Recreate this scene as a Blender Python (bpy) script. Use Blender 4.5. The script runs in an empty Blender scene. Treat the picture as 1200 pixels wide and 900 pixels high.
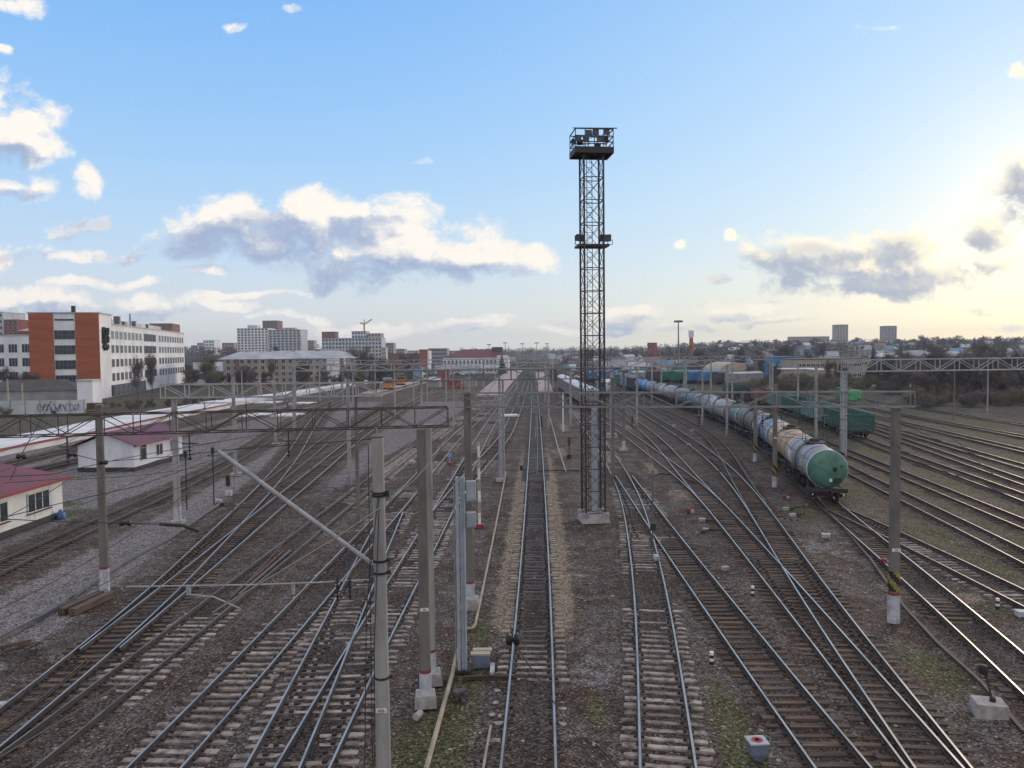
import bpy, math, random
import numpy as np
from mathutils import Vector, Matrix

R = math.radians
rnd = random.Random(11)
SC = bpy.context.scene
COL = SC.collection

# ------------------------------------------------------------------ camera
CAM_Z = 12.25
PITCH, ROLL = 2.47, 0.6
CAM_ROT = Matrix.Rotation(R(90 - PITCH), 3, 'X') @ Matrix.Rotation(R(-ROLL), 3, 'Z')
cam = bpy.data.cameras.new('camera')
cam.sensor_width = 36.0
cam.lens = 27.0
cam.clip_start = 0.1
cam.clip_end = 20000
camo = bpy.data.objects.new('camera', cam)
camo.matrix_world = Matrix.Translation((0, 0, CAM_Z)) @ CAM_ROT.to_4x4()
COL.objects.link(camo)
SC.camera = camo


def ray(px, py):
    return CAM_ROT @ Vector(((px - 600) / 900.0, (450 - py) / 900.0, -1.0))


def gp(px, py, z=0.0):
    """survey: where the sight line through a photo point meets height z"""
    d = ray(px, py)
    t = (z - CAM_Z) / d.z
    return Vector((d.x * t, d.y * t, z))


def at(px, py, Y):
    d = ray(px, py)
    t = Y / d.y
    return Vector((d.x * t, Y, CAM_Z + d.z * t))


# ------------------------------------------------------------------ materials
class NT:
    def __init__(self, tree):
        self.t = tree

    def n(self, typ, **kw):
        nd = self.t.nodes.new(typ)
        for k, v in kw.items():
            setattr(nd, k, v)
        return nd

    def put(self, sock, v):
        if isinstance(v, bpy.types.NodeSocket):
            self.t.links.new(v, sock)
        elif v is not None:
            sock.default_value = v

    def m(self, op, a, b=None, c=None, clamp=False):
        nd = self.n('ShaderNodeMath', operation=op, use_clamp=clamp)
        self.put(nd.inputs[0], a)
        self.put(nd.inputs[1], b)
        self.put(nd.inputs[2], c)
        return nd.outputs[0]

    def v(self, op, a, b=None):
        nd = self.n('ShaderNodeVectorMath', operation=op)
        self.put(nd.inputs[0], a)
        self.put(nd.inputs[1], b)
        return nd.outputs['Value'] if op in ('DOT_PRODUCT', 'LENGTH') else nd.outputs[0]

    def mix(self, f, a, b, blend='MIX', clamp=False):
        nd = self.n('ShaderNodeMix', data_type='RGBA', blend_type=blend, clamp_result=clamp)
        self.put(nd.inputs[0], f)
        self.put(nd.inputs[6], (*a, 1) if isinstance(a, tuple) and len(a) == 3 else a)
        self.put(nd.inputs[7], (*b, 1) if isinstance(b, tuple) and len(b) == 3 else b)
        return nd.outputs[2]

    def noise(self, vec, scale, detail=4, rough=.55, dist=0.0, out='Fac'):
        nd = self.n('ShaderNodeTexNoise')
        self.put(nd.inputs['Vector'], vec)
        nd.inputs['Scale'].default_value = scale
        nd.inputs['Detail'].default_value = detail
        nd.inputs['Roughness'].default_value = rough
        nd.inputs['Distortion'].default_value = dist
        return nd.outputs[out]

    def ss(self, x, lo, hi):
        nd = self.n('ShaderNodeMapRange', interpolation_type='SMOOTHSTEP')
        self.put(nd.inputs[0], x)
        nd.inputs[1].default_value = lo
        nd.inputs[2].default_value = hi
        nd.inputs[3].default_value = 0
        nd.inputs[4].default_value = 1
        return nd.outputs[0]


def mat(name, col, rough=.8, col2=None, scale=1.5, metal=0.0, bump=0.0, bscale=25, spec=.5, rand=0.0,
        stretch=None, lo=.38, hi=.66, detail=5):
    m = bpy.data.materials.new(name)
    m.use_nodes = True
    t = NT(m.node_tree)
    b = m.node_tree.nodes['Principled BSDF']
    b.inputs['Roughness'].default_value = rough
    b.inputs['Metallic'].default_value = metal
    b.inputs['Specular IOR Level'].default_value = spec
    tc = t.n('ShaderNodeTexCoord')
    vec = tc.outputs['Object']
    if stretch:
        mp = t.n('ShaderNodeMapping')
        t.put(mp.inputs[0], vec)
        mp.inputs['Scale'].default_value = stretch
        vec = mp.outputs[0]
    if rand:
        oi = t.n('ShaderNodeObjectInfo')
        off = t.m('MULTIPLY', oi.outputs['Random'], 37.0)
        vec = t.v('ADD', vec, t.n('ShaderNodeCombineXYZ').outputs[0])
        cx = t.n('ShaderNodeCombineXYZ')
        t.put(cx.inputs[0], off)
        t.put(cx.inputs[1], off)
        vec = t.v('ADD', vec, cx.outputs[0])
    c2 = col2 if col2 else tuple(c * .72 for c in col)
    f = t.ss(t.noise(vec, scale, detail, .62), lo, hi)
    c = t.mix(f, col, c2)
    if rand:
        k = t.m('ADD', t.m('MULTIPLY', oi.outputs['Random'], rand), 1 - rand / 2)
        cc = t.n('ShaderNodeCombineXYZ')
        for i in range(3):
            t.put(cc.inputs[i], k)
        c = t.mix(1.0, c, cc.outputs[0], 'MULTIPLY')
    t.put(b.inputs['Base Color'], c)
    if bump:
        bp = t.n('ShaderNodeBump')
        bp.inputs['Strength'].default_value = bump
        bp.inputs['Distance'].default_value = .02
        t.put(bp.inputs['Height'], t.noise(vec, bscale, 6, .6))
        t.put(b.inputs['Normal'], bp.outputs[0])
    return m


M = {}
M['concrete'] = mat('concrete', (.33, .32, .31), .9, (.20, .19, .185), 1.3, bump=.3, stretch=(1, 1, .25))
M['concrete_dark'] = mat('weathered_concrete', (.17, .155, .145), .9, (.11, .10, .093), 1.6, bump=.3, stretch=(1, 1, .3))
M['concrete_base'] = mat('rough_concrete', (.36, .34, .34), .95, (.22, .21, .21), 2.2, bump=.5, bscale=14)
M['whitewash'] = mat('whitewash', (.48, .49, .54), .9, (.30, .30, .33), 2.8, bump=.2)
M['red_paint'] = mat('red_paint', (.27, .035, .05), .7, (.22, .03, .04), 5)
M['yellow_paint'] = mat('yellow_paint', (.34, .25, .04), .8, (.16, .13, .06), 4)
M['black_paint'] = mat('black_paint', (.015, .015, .017), .6)
M['white_paint'] = mat('white_paint', (.72, .71, .68), .7, (.55, .54, .52), 3)
M['galv'] = mat('galvanised_steel', (.33, .345, .37), .6, (.24, .25, .27), 3, metal=.15)
M['galv_dark'] = mat('dull_steel', (.15, .15, .155), .6, (.095, .09, .09), 2.5, metal=.3)
M['galv_mid'] = mat('weathered_steel', (.22, .225, .235), .65, (.15, .15, .155), 3, metal=.15)
M['rust_steel'] = mat('rusty_dark_steel', (.075, .055, .052), .75, (.04, .032, .033), 2.2, metal=.2)
M['rust'] = mat('rust', (.13, .062, .04), .85, (.07, .038, .03), 3)
M['tower_steel'] = mat('tower_steel', (.034, .027, .030), .6, (.085, .055, .05), .5, metal=.25)
M['wire'] = mat('wire', (.03, .03, .032), .6)
M['porcelain'] = mat('brown_porcelain', (.016, .012, .012), .5)
M['rail_side'] = mat('rail_side', (.062, .046, .042), .75, (.035, .029, .03), 1.5)
M['rail_shiny'] = mat('polished_rail_head', (.53, .475, .425), .34, (.38, .335, .30), .7, metal=1.0)
M['rail_dull'] = mat('dull_rail_head', (.24, .205, .195), .48, (.13, .10, .09), .9, metal=.8)
M['sl_conc'] = mat('concrete_sleeper', (.33, .285, .265), .95, (.105, .085, .077), 2.3, bump=.4, rand=.8)
M['sl_sandy'] = mat('sandy_sleeper_end', (.30, .25, .20), .95, (.17, .135, .11), 1.7, bump=.4, rand=.5)
M['sl_dark'] = mat('oily_sleeper', (.075, .071, .073), .85, (.13, .12, .115), 2.4, bump=.4, rand=.6, lo=.5, hi=.75)
M['sl_wood'] = mat('timber_sleeper', (.125, .085, .064), .9, (.04, .031, .028), 1.8, bump=.5, rand=.8, stretch=(.4, 6, 6))
M['chair'] = mat('rail_fastening', (.035, .026, .024), .8)
M['glass'] = mat('window_glass', (.025, .034, .05), .22, (.045, .058, .08), .6, spec=.4)
M['glass_pale'] = mat('pale_window_glass', (.16, .19, .23), .2, (.09, .11, .14), .8, spec=.8)
M['frame_white'] = mat('white_frame', (.62, .63, .66), .6)
M['frame_grey'] = mat('grey_frame', (.25, .25, .27), .6)
M['brick'] = mat('orange_brick', (.36, .105, .045), .9, (.27, .075, .035), .35, stretch=(.3, .3, 3))
M['brick_dull'] = mat('dull_red_brick', (.26, .075, .06), .9, (.18, .05, .045), .5)
M['facade_white'] = mat('white_facade', (.75, .75, .79), .85, (.60, .60, .65), .18, stretch=(1, 1, .4))
M['facade_cool'] = mat('pale_facade', (.50, .52, .57), .85, (.38, .40, .45), .2)
M['facade_grey'] = mat('grey_facade', (.30, .29, .31), .85, (.21, .20, .22), .3)
M['facade_beige'] = mat('beige_facade', (.38, .325, .28), .9, (.28, .24, .21), .25)
M['facade_brown'] = mat('brown_facade', (.22, .13, .12), .9, (.16, .095, .09), .3)
M['facade_pink'] = mat('pinkish_facade', (.42, .33, .33), .9, (.27, .2, .2), .3)
M['facade_dark'] = mat('dark_facade', (.075, .07, .08), .85, (.05, .047, .055), .3)
M['plinth_dark'] = mat('dark_plinth', (.05, .048, .05), .9, (.03, .029, .03), 1)
M['hut_white'] = mat('hut_wall', (.68, .68, .76), .85, (.56, .56, .64), .9, stretch=(1, 1, .35))
M['hut_cream'] = mat('cream_hut_wall', (.75, .75, .74), .85, (.63, .63, .63), .9, stretch=(1, 1, .35))
M['roof_grey'] = mat('pale_grey_roof', (.43, .45, .50), .6, (.30, .315, .36), .25)
M['roof_dark'] = mat('dark_roof', (.06, .055, .058), .9, (.09, .08, .08), .5)
M['blue_paint'] = mat('blue_paint', (.06, .19, .40), .6, (.05, .13, .28), .6)
M['blue_pale'] = mat('pale_blue_paint', (.22, .36, .50), .6, (.15, .26, .38), .6)
M['green_paint'] = mat('green_paint', (.03, .17, .115), .6, (.022, .11, .08), .8)
M['green_bright'] = mat('bright_green', (.06, .42, .16), .6, (.04, .28, .12), .8)
M['orange_paint'] = mat('orange_paint', (.50, .20, .03), .6, (.33, .13, .03), .8)
M['beige_metal'] = mat('beige_metal', (.42, .36, .27), .7, (.30, .26, .20), .5)
M['asphalt'] = mat('asphalt', (.06, .058, .06), .9, (.045, .044, .046), .6)
M['bark'] = mat('bark', (.12, .098, .086), .95, (.08, .066, .06), 2)
M['twig'] = mat('bare_twigs', (.165, .125, .108), .95, (.11, .088, .082), .8, rand=.5)
M['twig_dark'] = mat('dark_twigs', (.11, .09, .086), .95, (.075, .064, .066), .8, rand=.4)
M['twig_olive'] = mat('budding_twigs', (.16, .14, .075), .95, (.11, .092, .058), .8, rand=.4)
M['needle'] = mat('conifer_needles', (.022, .034, .026), .9, (.014, .022, .018), .8, rand=.4)
M['pipe_beige'] = mat('beige_pipe', (.36, .31, .24), .8, (.25, .21, .17), 1.2)
M['box_grey'] = mat('grey_box_paint', (.40, .42, .46), .7, (.28, .29, .33), 3)
M['box_blue'] = mat('blue_grey_box', (.13, .16, .22), .7, (.09, .11, .16), 3)
M['post_blue'] = mat('pale_blue_grey_steel', (.35, .39, .47), .6, (.27, .30, .37), 1.5)
M['black_iron'] = mat('black_iron', (.018, .017, .018), .75, (.035, .03, .028), 2)


def roof_ribbed(name, col, col2, per=3.0):
    """sheet metal roof with standing seams"""
    m = mat(name, col, .55, col2, .6)
    t = NT(m.node_tree)
    b = m.node_tree.nodes['Principled BSDF']
    tc = t.n('ShaderNodeTexCoord')
    w = t.n('ShaderNodeTexWave', wave_type='BANDS', bands_direction='X')
    t.put(w.inputs['Vector'], tc.outputs['Object'])
    w.inputs['Scale'].default_value = per
    bp = t.n('ShaderNodeBump')
    bp.inputs['Strength'].default_value = .6
    bp.inputs['Distance'].default_value = .03
    t.put(bp.inputs['Height'], w.outputs['Fac'])
    t.put(b.inputs['Normal'], bp.outputs[0])
    return m


M['roof_red'] = roof_ribbed('red_sheet_roof', (.17, .034, .045), (.12, .03, .04))
M['roof_maroon'] = roof_ribbed('maroon_sheet_roof', (.14, .03, .05), (.105, .027, .042))
M['roof_white'] = roof_ribbed('white_sheet_roof', (.62, .64, .68), (.5, .52, .56))
M['roof_far'] = mat('far_grey_roof', (.27, .29, .34), .7, (.19, .2, .24), .2)
M['roof_far_pale'] = mat('far_pale_roof', (.42, .44, .48), .7, (.32, .34, .38), .2)
M['roof_far_blue'] = mat('far_blue_roof', (.12, .2, .32), .7, (.09, .15, .25), .2)


# ------------------------------------------------------------------ mesh building
class MB:
    def __init__(self):
        self.v, self.f, self.mi = [], [], []

    def add(self, vs, fs, m=0):
        o = len(self.v)
        self.v.extend([tuple(x) for x in vs])
        self.f.extend([tuple(i + o for i in f) for f in fs])
        self.mi.extend([m] * len(fs))

    def box(self, c, s, rz=0.0, m=0, mtx=None):
        hx, hy, hz = s[0] / 2, s[1] / 2, s[2] / 2
        ca, sa = math.cos(rz), math.sin(rz)
        vs = []
        for z in (-hz, hz):
            for x, y in ((-hx, -hy), (hx, -hy), (hx, hy), (-hx, hy)):
                vs.append((c[0] + x * ca - y * sa, c[1] + x * sa + y * ca, c[2] + z))
        if mtx is not None:
            vs = [mtx @ Vector(q) for q in vs]
        self.add(vs, [(3, 2, 1, 0), (4, 5, 6, 7), (0, 1, 5, 4), (1, 2, 6, 5), (2, 3, 7, 6), (3, 0, 4, 7)], m)
        return self

    def bar(self, p, q, w, h=None, m=0):
        p, q = Vector(p), Vector(q)
        d = q - p
        if d.length < 1e-6:
            return self
        d.normalize()
        up = Vector((0, 0, 1)) if abs(d.z) < .95 else Vector((1, 0, 0))
        s = d.cross(up).normalized()
        u = s.cross(d).normalized()
        s *= w / 2
        u *= (h if h else w) / 2
        vs = [p - s - u, p + s - u, p + s + u, p - s + u, q - s - u, q + s - u, q + s + u, q - s + u]
        self.add(vs, [(0, 1, 2, 3), (7, 6, 5, 4), (4, 5, 1, 0), (5, 6, 2, 1), (6, 7, 3, 2), (7, 4, 0, 3)], m)
        return self

    def tube(self, pts, rad, n=8, m=0, cap=True):
        pts = [Vector(p) for p in pts]
        rs = rad if isinstance(rad, (list, tuple)) else [rad] * len(pts)
        vs, fs = [], []
        for i, p in enumerate(pts):
            a = pts[max(i - 1, 0)]
            b = pts[min(i + 1, len(pts) - 1)]
            d = (b - a).normalized()
            up = Vector((0, 0, 1)) if abs(d.z) < .9 else Vector((0, 1, 0))
            s = d.cross(up).normalized()
            u = s.cross(d).normalized()
            for k in range(n):
                an = 2 * math.pi * k / n
                vs.append(p + s * (math.cos(an) * rs[i]) + u * (math.sin(an) * rs[i]))
        for i in range(len(pts) - 1):
            for k in range(n):
                k2 = (k + 1) % n
                fs.append((i * n + k, i * n + k2, (i + 1) * n + k2, (i + 1) * n + k))
        if cap:
            fs.append(tuple(range(n - 1, -1, -1)))
            fs.append(tuple((len(pts) - 1) * n + k for k in range(n)))
        self.add(vs, fs, m)
        return self

    def lathe(self, c, prof, n=16, m=0, axis='Z'):
        vs, fs = [], []
        for r, z in prof:
            for k in range(n):
                a = 2 * math.pi * k / n
                x, y = math.cos(a) * r, math.sin(a) * r
                if axis == 'Z':
                    vs.append((c[0] + x, c[1] + y, c[2] + z))
                elif axis == 'Y':
                    vs.append((c[0] + x, c[1] + z, c[2] - y))
                else:
                    vs.append((c[0] + z, c[1] + x, c[2] + y))
        for i in range(len(prof) - 1):
            for k in range(n):
                k2 = (k + 1) % n
                fs.append((i * n + k, i * n + k2, (i + 1) * n + k2, (i + 1) * n + k))
        if prof[0][0] > 1e-4:
            fs.append(tuple(range(n - 1, -1, -1)))
        if prof[-1][0] > 1e-4:
            fs.append(tuple((len(prof) - 1) * n + k for k in range(n)))
        self.add(vs, fs, m)
        return self

    def prism(self, poly, y0, y1, m=0, mtx=None):
        """poly in XZ extruded along Y"""
        n = len(poly)
        vs = [(x, y0, z) for x, z in poly] + [(x, y1, z) for x, z in poly]
        if mtx is not None:
            vs = [mtx @ Vector(q) for q in vs]
        fs = [tuple(range(n)), tuple(range(2 * n - 1, n - 1, -1))]
        for i in range(n):
            j = (i + 1) % n
            fs.append((i, i + n, j + n, j))
        self.add(vs, fs, m)
        return self

    def mesh(self, name, mats):
        me = bpy.data.meshes.new(name)
        me.from_pydata(self.v, [], self.f)
        for mm in (mats if isinstance(mats, (list, tuple)) else [mats]):
            me.materials.append(M[mm] if isinstance(mm, str) else mm)
        me.polygons.foreach_set('material_index', self.mi)
        me.update()
        return me

    def build(self, name, mats, parent=None, loc=None, rz=0.0, smooth=False):
        me = self.mesh(name, mats)
        if smooth:
            me.polygons.foreach_set('use_smooth', [True] * len(me.polygons))
        return put(name, me, parent, loc, rz, smooth)


def put(name, me, parent=None, loc=None, rz=0.0, smooth=False):
    o = bpy.data.objects.new(name, me)
    COL.objects.link(o)
    if parent:
        o.parent = parent
    if loc is not None:
        o.location = loc
    if rz:
        o.rotation_euler = (0, 0, rz)
    if smooth and hasattr(me, 'set_sharp_from_angle'):
        me.set_sharp_from_angle(angle=R(40))
    return o


def thing(name, label, cat, loc=(0, 0, 0), rz=0.0, group=None):
    o = bpy.data.objects.new(name, None)
    o.empty_display_size = .3
    COL.objects.link(o)
    o.location = loc
    o.rotation_euler = (0, 0, rz)
    o['kind'] = 'thing'
    return tag(o, label, cat, group)


def tag(o, label, cat, group=None):
    o['label'] = label
    o['category'] = cat
    if group:
        o['group'] = group
    return o


def kind(o, k):
    o['kind'] = k
    return o


def dup(root, loc, rz=0.0, label=None, group=None, scale=None):
    r = root.copy()
    COL.objects.link(r)
    r.location = loc
    r.rotation_euler = (0, 0, rz)
    if scale is not None:
        r.scale = scale if isinstance(scale, tuple) else (scale,) * 3
    if label:
        r['label'] = label
    if group:
        r['group'] = group
    for ch in list(root.children):
        c = ch.copy()
        COL.objects.link(c)
        c.parent = r
        for g in list(ch.children):
            d = g.copy()
            COL.objects.link(d)
            d.parent = c
    return r


def setmat(o, *names):
    """give an object sharing a mesh its own paint"""
    for i, nm in enumerate(names):
        s = o.material_slots[i]
        s.link = 'OBJECT'
        s.material = M[nm] if isinstance(nm, str) else nm
    return o


def sstep(a, b, x):
    t = np.clip((x - a) / (b - a), 0, 1)
    return t * t * (3 - 2 * t)
# ------------------------------------------------------------------ railway tracks: surveyed centre lines
RAIL_Z = 0.20
# name: (sleeper kind, polish, centre line as photo points near -> far, extend near (m), label)
TRK = {
    'A0': ('wood', 0, [(0, 545), (60, 531), (130, 515), (215, 497), (290, 480), (350, 468), (420, 455), (480, 444)], 25,
           'rusty siding running along the white platform edge behind the huts'),
    'A1': ('wood', 0, [(100, 536), (200, 512), (270, 494), (330, 480), (390, 466), (450, 453), (500, 443)], 30,
           'rusty siding passing behind the small white hut with the maroon roof'),
    'T1': ('wood', 0, [(12.5, 658), (112, 613), (219, 566), (266, 543), (319, 510), (338, 496), (367, 480), (400, 467), (445, 455), (480, 446)], 20,
           'lone rusty track crossing the pale gravel in front of the two huts'),
    'T2': ('wood', 1, [(26, 831), (129, 750), (206, 678), (257, 625), (284, 600), (315, 567), (342, 535), (360, 505), (372, 488), (395, 472), (440, 458), (490, 446)], 14,
           'blue-edged turnout track at the lower left, outermost of the left ladder'),
    'T2b': ('wood', 0, [(315, 567), (339, 550), (372, 523), (396, 505), (420, 491), (452, 474), (490, 459), (530, 446)], 0,
            'branch leaving the outermost left turnout track beyond the fallen cantilever end'),
    'T3': ('wood', 1, [(117, 760), (218, 678), (283.5, 625), (311, 600), (343, 575), (374, 550), (403, 525), (425, 508), (455, 488), (485, 470), (515, 456), (550, 442)], 0,
           'diverging track of the lower left turnout, beside the stacked timbers'),
    'T4': ('conc', 0, [(30, 883), (180, 768), (220, 733), (295, 675), (385, 603), (441, 560), (482, 528), (516, 506), (545, 486), (575, 464), (598, 446)], 12,
           'brown-railed track with half buried pale sleepers, third from lower left'),
    'T5': ('conc', 1, [(190, 892), (228, 853), (319, 750), (383, 680), (415, 645), (445, 612), (460, 597), (498, 553), (514, 535), (534, 512), (560, 490), (583, 468), (602, 448)], 12,
           'bluish shiny track with pale concrete sleepers left of the nearest mast'),
    'T6': ('conc', 1, [(319, 900), (377, 782), (390, 750), (415, 695), (438, 645), (460, 600)], 12,
           'track running under the nearest mast and joining the concrete sleepered one on its left'),
    'T7': ('conc', 1, [(353, 900), (371, 865), (434, 748), (468, 690), (493, 645), (518, 600), (548, 545), (559, 523), (578, 492), (598, 461), (609, 444)], 12,
           'long track passing between the nearest mast and the paired masts'),
    'T7b': ('wood', 1, [(518, 600), (545, 565), (558, 550), (593, 510), (602, 489), (611, 468), (618, 446)], 0,
            'branch peeling right behind the tall mast with the grey cabinets'),
    'T8': ('dark', 1, [(619, 900), (625, 740), (627.5, 600), (627.5, 500), (626.5, 460), (624, 435)], 12,
           'straight central track with black oily sleepers and sandy shoulders'),
    'T9': ('conc', 1, [(783, 900), (770, 750), (757, 657), (750, 628), (745, 600), (733, 567), (717, 540), (702, 518), (679, 487), (664, 468), (647, 446), (640, 436)], 12,
           'track curving behind the lattice floodlight tower, ending in concrete sleepers below'),
    'T10': ('wood', 1, [(985, 899), (972, 883), (874, 750), (817, 675), (785, 633), (762, 600), (731, 557)], 12,
            'timber sleepered track branching right from beside the lattice tower'),
    'T11': ('wood', 1, [(1096.5, 900), (971.5, 748), (901, 665), (845.5, 600), (811, 563), (781, 543), (747, 517), (714, 494), (690, 478), (668, 463), (650, 448)], 12,
            'left leg of the big timber turnout at lower right'),
    'T11b': ('wood', 1, [(845.5, 600), (822, 575), (800, 550), (773, 518), (743, 494), (722, 478), (697, 462), (672, 448)], 0,
             'track joining the big timber turnout from the upper left'),
    'T12': ('wood', 1, [(1106, 900), (992, 748), (932, 662), (892, 600), (850, 548), (826, 529), (798, 509), (771, 493), (743, 476), (720, 463), (690, 449)], 12,
            'right leg of the big timber turnout at lower right'),
    'T13': ('wood', 0, [(892, 600), (868, 563), (848, 527), (830, 508), (812, 498), (785, 485), (757, 473), (728, 460), (705, 450)], 0,
            'curving track beside the long row of tank wagons'),
    'T14': ('wood', 1, [(1225, 810), (1160, 750), (1054, 660), (1014, 625), (975.5, 595), (917, 539), (879, 511), (822, 485), (771, 467.6), (735, 455)], 16,
            'track under the tank wagons, shiny rails with spilled black oil in front'),
    'T15': ('conc', 0, [(1290, 745), (1184, 692), (1072, 638), (1010, 607), (975.5, 595)], 12,
            'dark-railed track with white sleeper ends joining just ahead of the tank wagons'),
    'T16': ('wood', 0, [(1290, 697), (1185, 643), (1094, 598), (1010, 558), (923, 511), (852, 482), (796, 467.6)], 14,
            'first track to the right of the tank wagons, with a reddish bed'),
    'T17': ('wood', 0, [(1290, 650), (1168, 600), (1060, 556), (985, 526), (925, 502), (850, 477)], 14,
            'second track right of the tank wagons, across mossy ground'),
    'T18': ('wood', 0, [(1290, 617), (1190, 578), (1059, 532), (1018, 517), (940, 489), (895, 474), (840, 460)], 14,
            'track under the green open wagons'),
    'T19': ('wood', 0, [(1290, 596), (1188, 560), (1060, 516), (985, 491), (900, 466)], 14,
            'track just right of the green open wagons, bordered by bright moss'),
    'T20': ('wood', 0, [(1290, 572), (1195, 545), (1057, 505.5), (985, 485), (905, 463)], 14,
            'second track right of the green open wagons'),
    'T21': ('wood', 0, [(1290, 549), (1198, 527), (1057, 495), (985, 478), (910, 460)], 14,
            'third track right of the green open wagons'),
    'T22': ('wood', 0, [(1290, 529), (1200, 511), (1057, 486), (985, 471), (915, 457)], 14,
            'fourth track right of the green open wagons, near the brown trees'),
    'T23': ('wood', 0, [(1290, 511), (1200, 497), (1067, 477), (985, 464), (920, 454)], 14,
            'outermost right track along the foot of the brown trees'),
}
# where a branch shares the bed of its parent: (branch, parent)
JOIN = [('T2b', 'T2'), ('T3', 'T2'), ('T6', 'T5'), ('T7b', 'T7'), ('T10', 'T9'), ('T11b', 'T11'), ('T13', 'T12'),
        ('T15', 'T14'), ('T12', 'T11'), ('T7', 'T6'), ('T3', 'T4'), ('T2b', 'T3')]


def centreline(pts, ext):
    P = [gp(x, y, RAIL_Z) for x, y in pts]
    if ext:
        P.insert(0, P[0] + (P[0] - P[1]).normalized() * ext)
    P = [Vector((p.x, p.y)) for p in P]
    # Catmull-Rom, then even resampling at 1 m and smoothing that grows with distance
    Q = []
    for i in range(len(P) - 1):
        p0 = P[i - 1] if i else P[0] * 2 - P[1]
        p1, p2 = P[i], P[i + 1]
        p3 = P[i + 2] if i + 2 < len(P) else P[-1] * 2 - P[-2]
        L = (p2 - p1).length
        n = max(2, int(L / .5))
        # centripetal-ish knot spacing keeps long/short spans from overshooting
        t0 = 0.0
        t1 = t0 + max((p1 - p0).length, 1e-3) ** .5
        t2 = t1 + max(L, 1e-3) ** .5
        t3 = t2 + max((p3 - p2).length, 1e-3) ** .5
        for k in range(n):
            t = t1 + (t2 - t1) * k / n
            a1 = p0 * ((t1 - t) / (t1 - t0)) + p1 * ((t - t0) / (t1 - t0))
            a2 = p1 * ((t2 - t) / (t2 - t1)) + p2 * ((t - t1) / (t2 - t1))
            a3 = p2 * ((t3 - t) / (t3 - t2)) + p3 * ((t - t2) / (t3 - t2))
            b1 = a1 * ((t2 - t) / (t2 - t0)) + a2 * ((t - t0) / (t2 - t0))
            b2 = a2 * ((t3 - t) / (t3 - t1)) + a3 * ((t - t1) / (t3 - t1))
            Q.append(b1 * ((t2 - t) / (t2 - t1)) + b2 * ((t - t1) / (t2 - t1)))
    Q.append(P[-1])
    A = np.array([(q.x, q.y) for q in Q])
    s = np.concatenate([[0], np.cumsum(np.hypot(*np.diff(A, axis=0).T))])
    n = int(s[-1]) + 1
    si = np.linspace(0, s[-1], n)
    B = np.stack([np.interp(si, s, A[:, 0]), np.interp(si, s, A[:, 1])], 1)
    for _ in range(3):
        for half in (5,):
            C_ = B.copy()
            for i in range(len(B)):
                h = min(half + int(B[i, 1] / 22), i, len(B) - 1 - i)
                if h > 0:
                    C_[i] = B[i - h:i + h + 1].mean(0)
            B = C_
    return B


LINES = {k: centreline(v[2], v[3]) for k, v in TRK.items()}


def tangents(B):
    T = np.gradient(B, axis=0)
    return T / np.maximum(np.hypot(T[:, 0], T[:, 1])[:, None], 1e-9)


def path_at(B, s):
    """point and heading at arc length s (1 m steps)"""
    i = min(max(int(s), 0), len(B) - 2)
    f = s - i
    p = B[i] * (1 - f) + B[i + 1] * f
    d = B[i + 1] - B[i]
    return Vector((p[0], p[1], 0)), math.atan2(d[1], d[0])


def nearest_s(B, x, y):
    return float(np.argmin((B[:, 0] - x) ** 2 + (B[:, 1] - y) ** 2))


RAILPROF = [(-.065, .03), (.065, .03), (.065, .05), (.012, .062), (.012, .15), (.036, .163), (.036, .20), (-.036, .20), (-.036, .163),
            (-.012, .15), (-.012, .062), (-.065, .05)]


def rail_mesh(B, off, dz):
    T = tangents(B)
    N = np.stack([T[:, 1], -T[:, 0]], 1)
    P = B + N * off
    keep = [0]
    for i in range(1, len(P)):
        if (P[i, 1] < 110) or i - keep[-1] >= 4 or i == len(P) - 1:
            keep.append(i)
    P, N = P[keep], N[keep]
    n = len(RAILPROF)
    vs = [(p[0] + q[0] * a, p[1] + q[1] * a, z + dz) for p, q in zip(P, N) for a, z in RAILPROF]
    mb = MB()
    fs, top = [], []
    for i in range(len(P) - 1):
        for k in range(n):
            k2 = (k + 1) % n
            f = (i * n + k, i * n + k2, (i + 1) * n + k2, (i + 1) * n + k)
            (top if k == 6 else fs).append(f)
    o = 0
    mb.v = vs
    mb.f = fs + top + [tuple(range(n - 1, -1, -1)), tuple((len(P) - 1) * n + k for k in range(n))]
    mb.mi = [0] * len(fs) + [1] * len(top) + [0, 0]
    return mb


def sleeper_mesh(kind_, L=2.7):
    mb = MB()
    if kind_ == 'wood':
        w, h = .23, .17
        mb.box((0, 0, .03 - h / 2), (L, w, h))
    else:
        # concrete: wide seats under the rails, a waist in the middle
        h = L / 2
        prof = [(-h, .13, .020), (-h + .25, .15, .035), (-.42, .125, .012), (.42, .125, .012), (h - .25, .15, .035), (h, .13, .020)]
        vs, fs = [], []
        for x, w, z in prof:
            vs += [(x, -w, -.14), (x, w, -.14), (x, w * .82, z), (x, -w * .82, z)]
        for i in range(len(prof) - 1):
            a, b = i * 4, i * 4 + 4
            for k in range(4):
                fs.append((a + k, a + (k + 1) % 4, b + (k + 1) % 4, b + k))
        fs += [(3, 2, 1, 0), (20, 21, 22, 23)]
        mb.add(vs, fs, 0)
    for s in (-1, 1):
        mb.box((s * .76 - .115, 0, .06), (.10, .16, .075), m=1)
        mb.box((s * .76 + .115, 0, .06), (.10, .16, .075), m=1)
        if kind_ == 'dark':
            mb.box((s * 1.09, 0, -.02), (.52, .31, .135), m=2)
    return mb


SLM = {}
for k_, mm in (('wood', 'sl_wood'), ('conc', 'sl_conc'), ('dark', 'sl_dark')):
    SLM[k_] = sleeper_mesh(k_).mesh('sleeper', [mm, 'chair', 'sl_sandy'])


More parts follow.
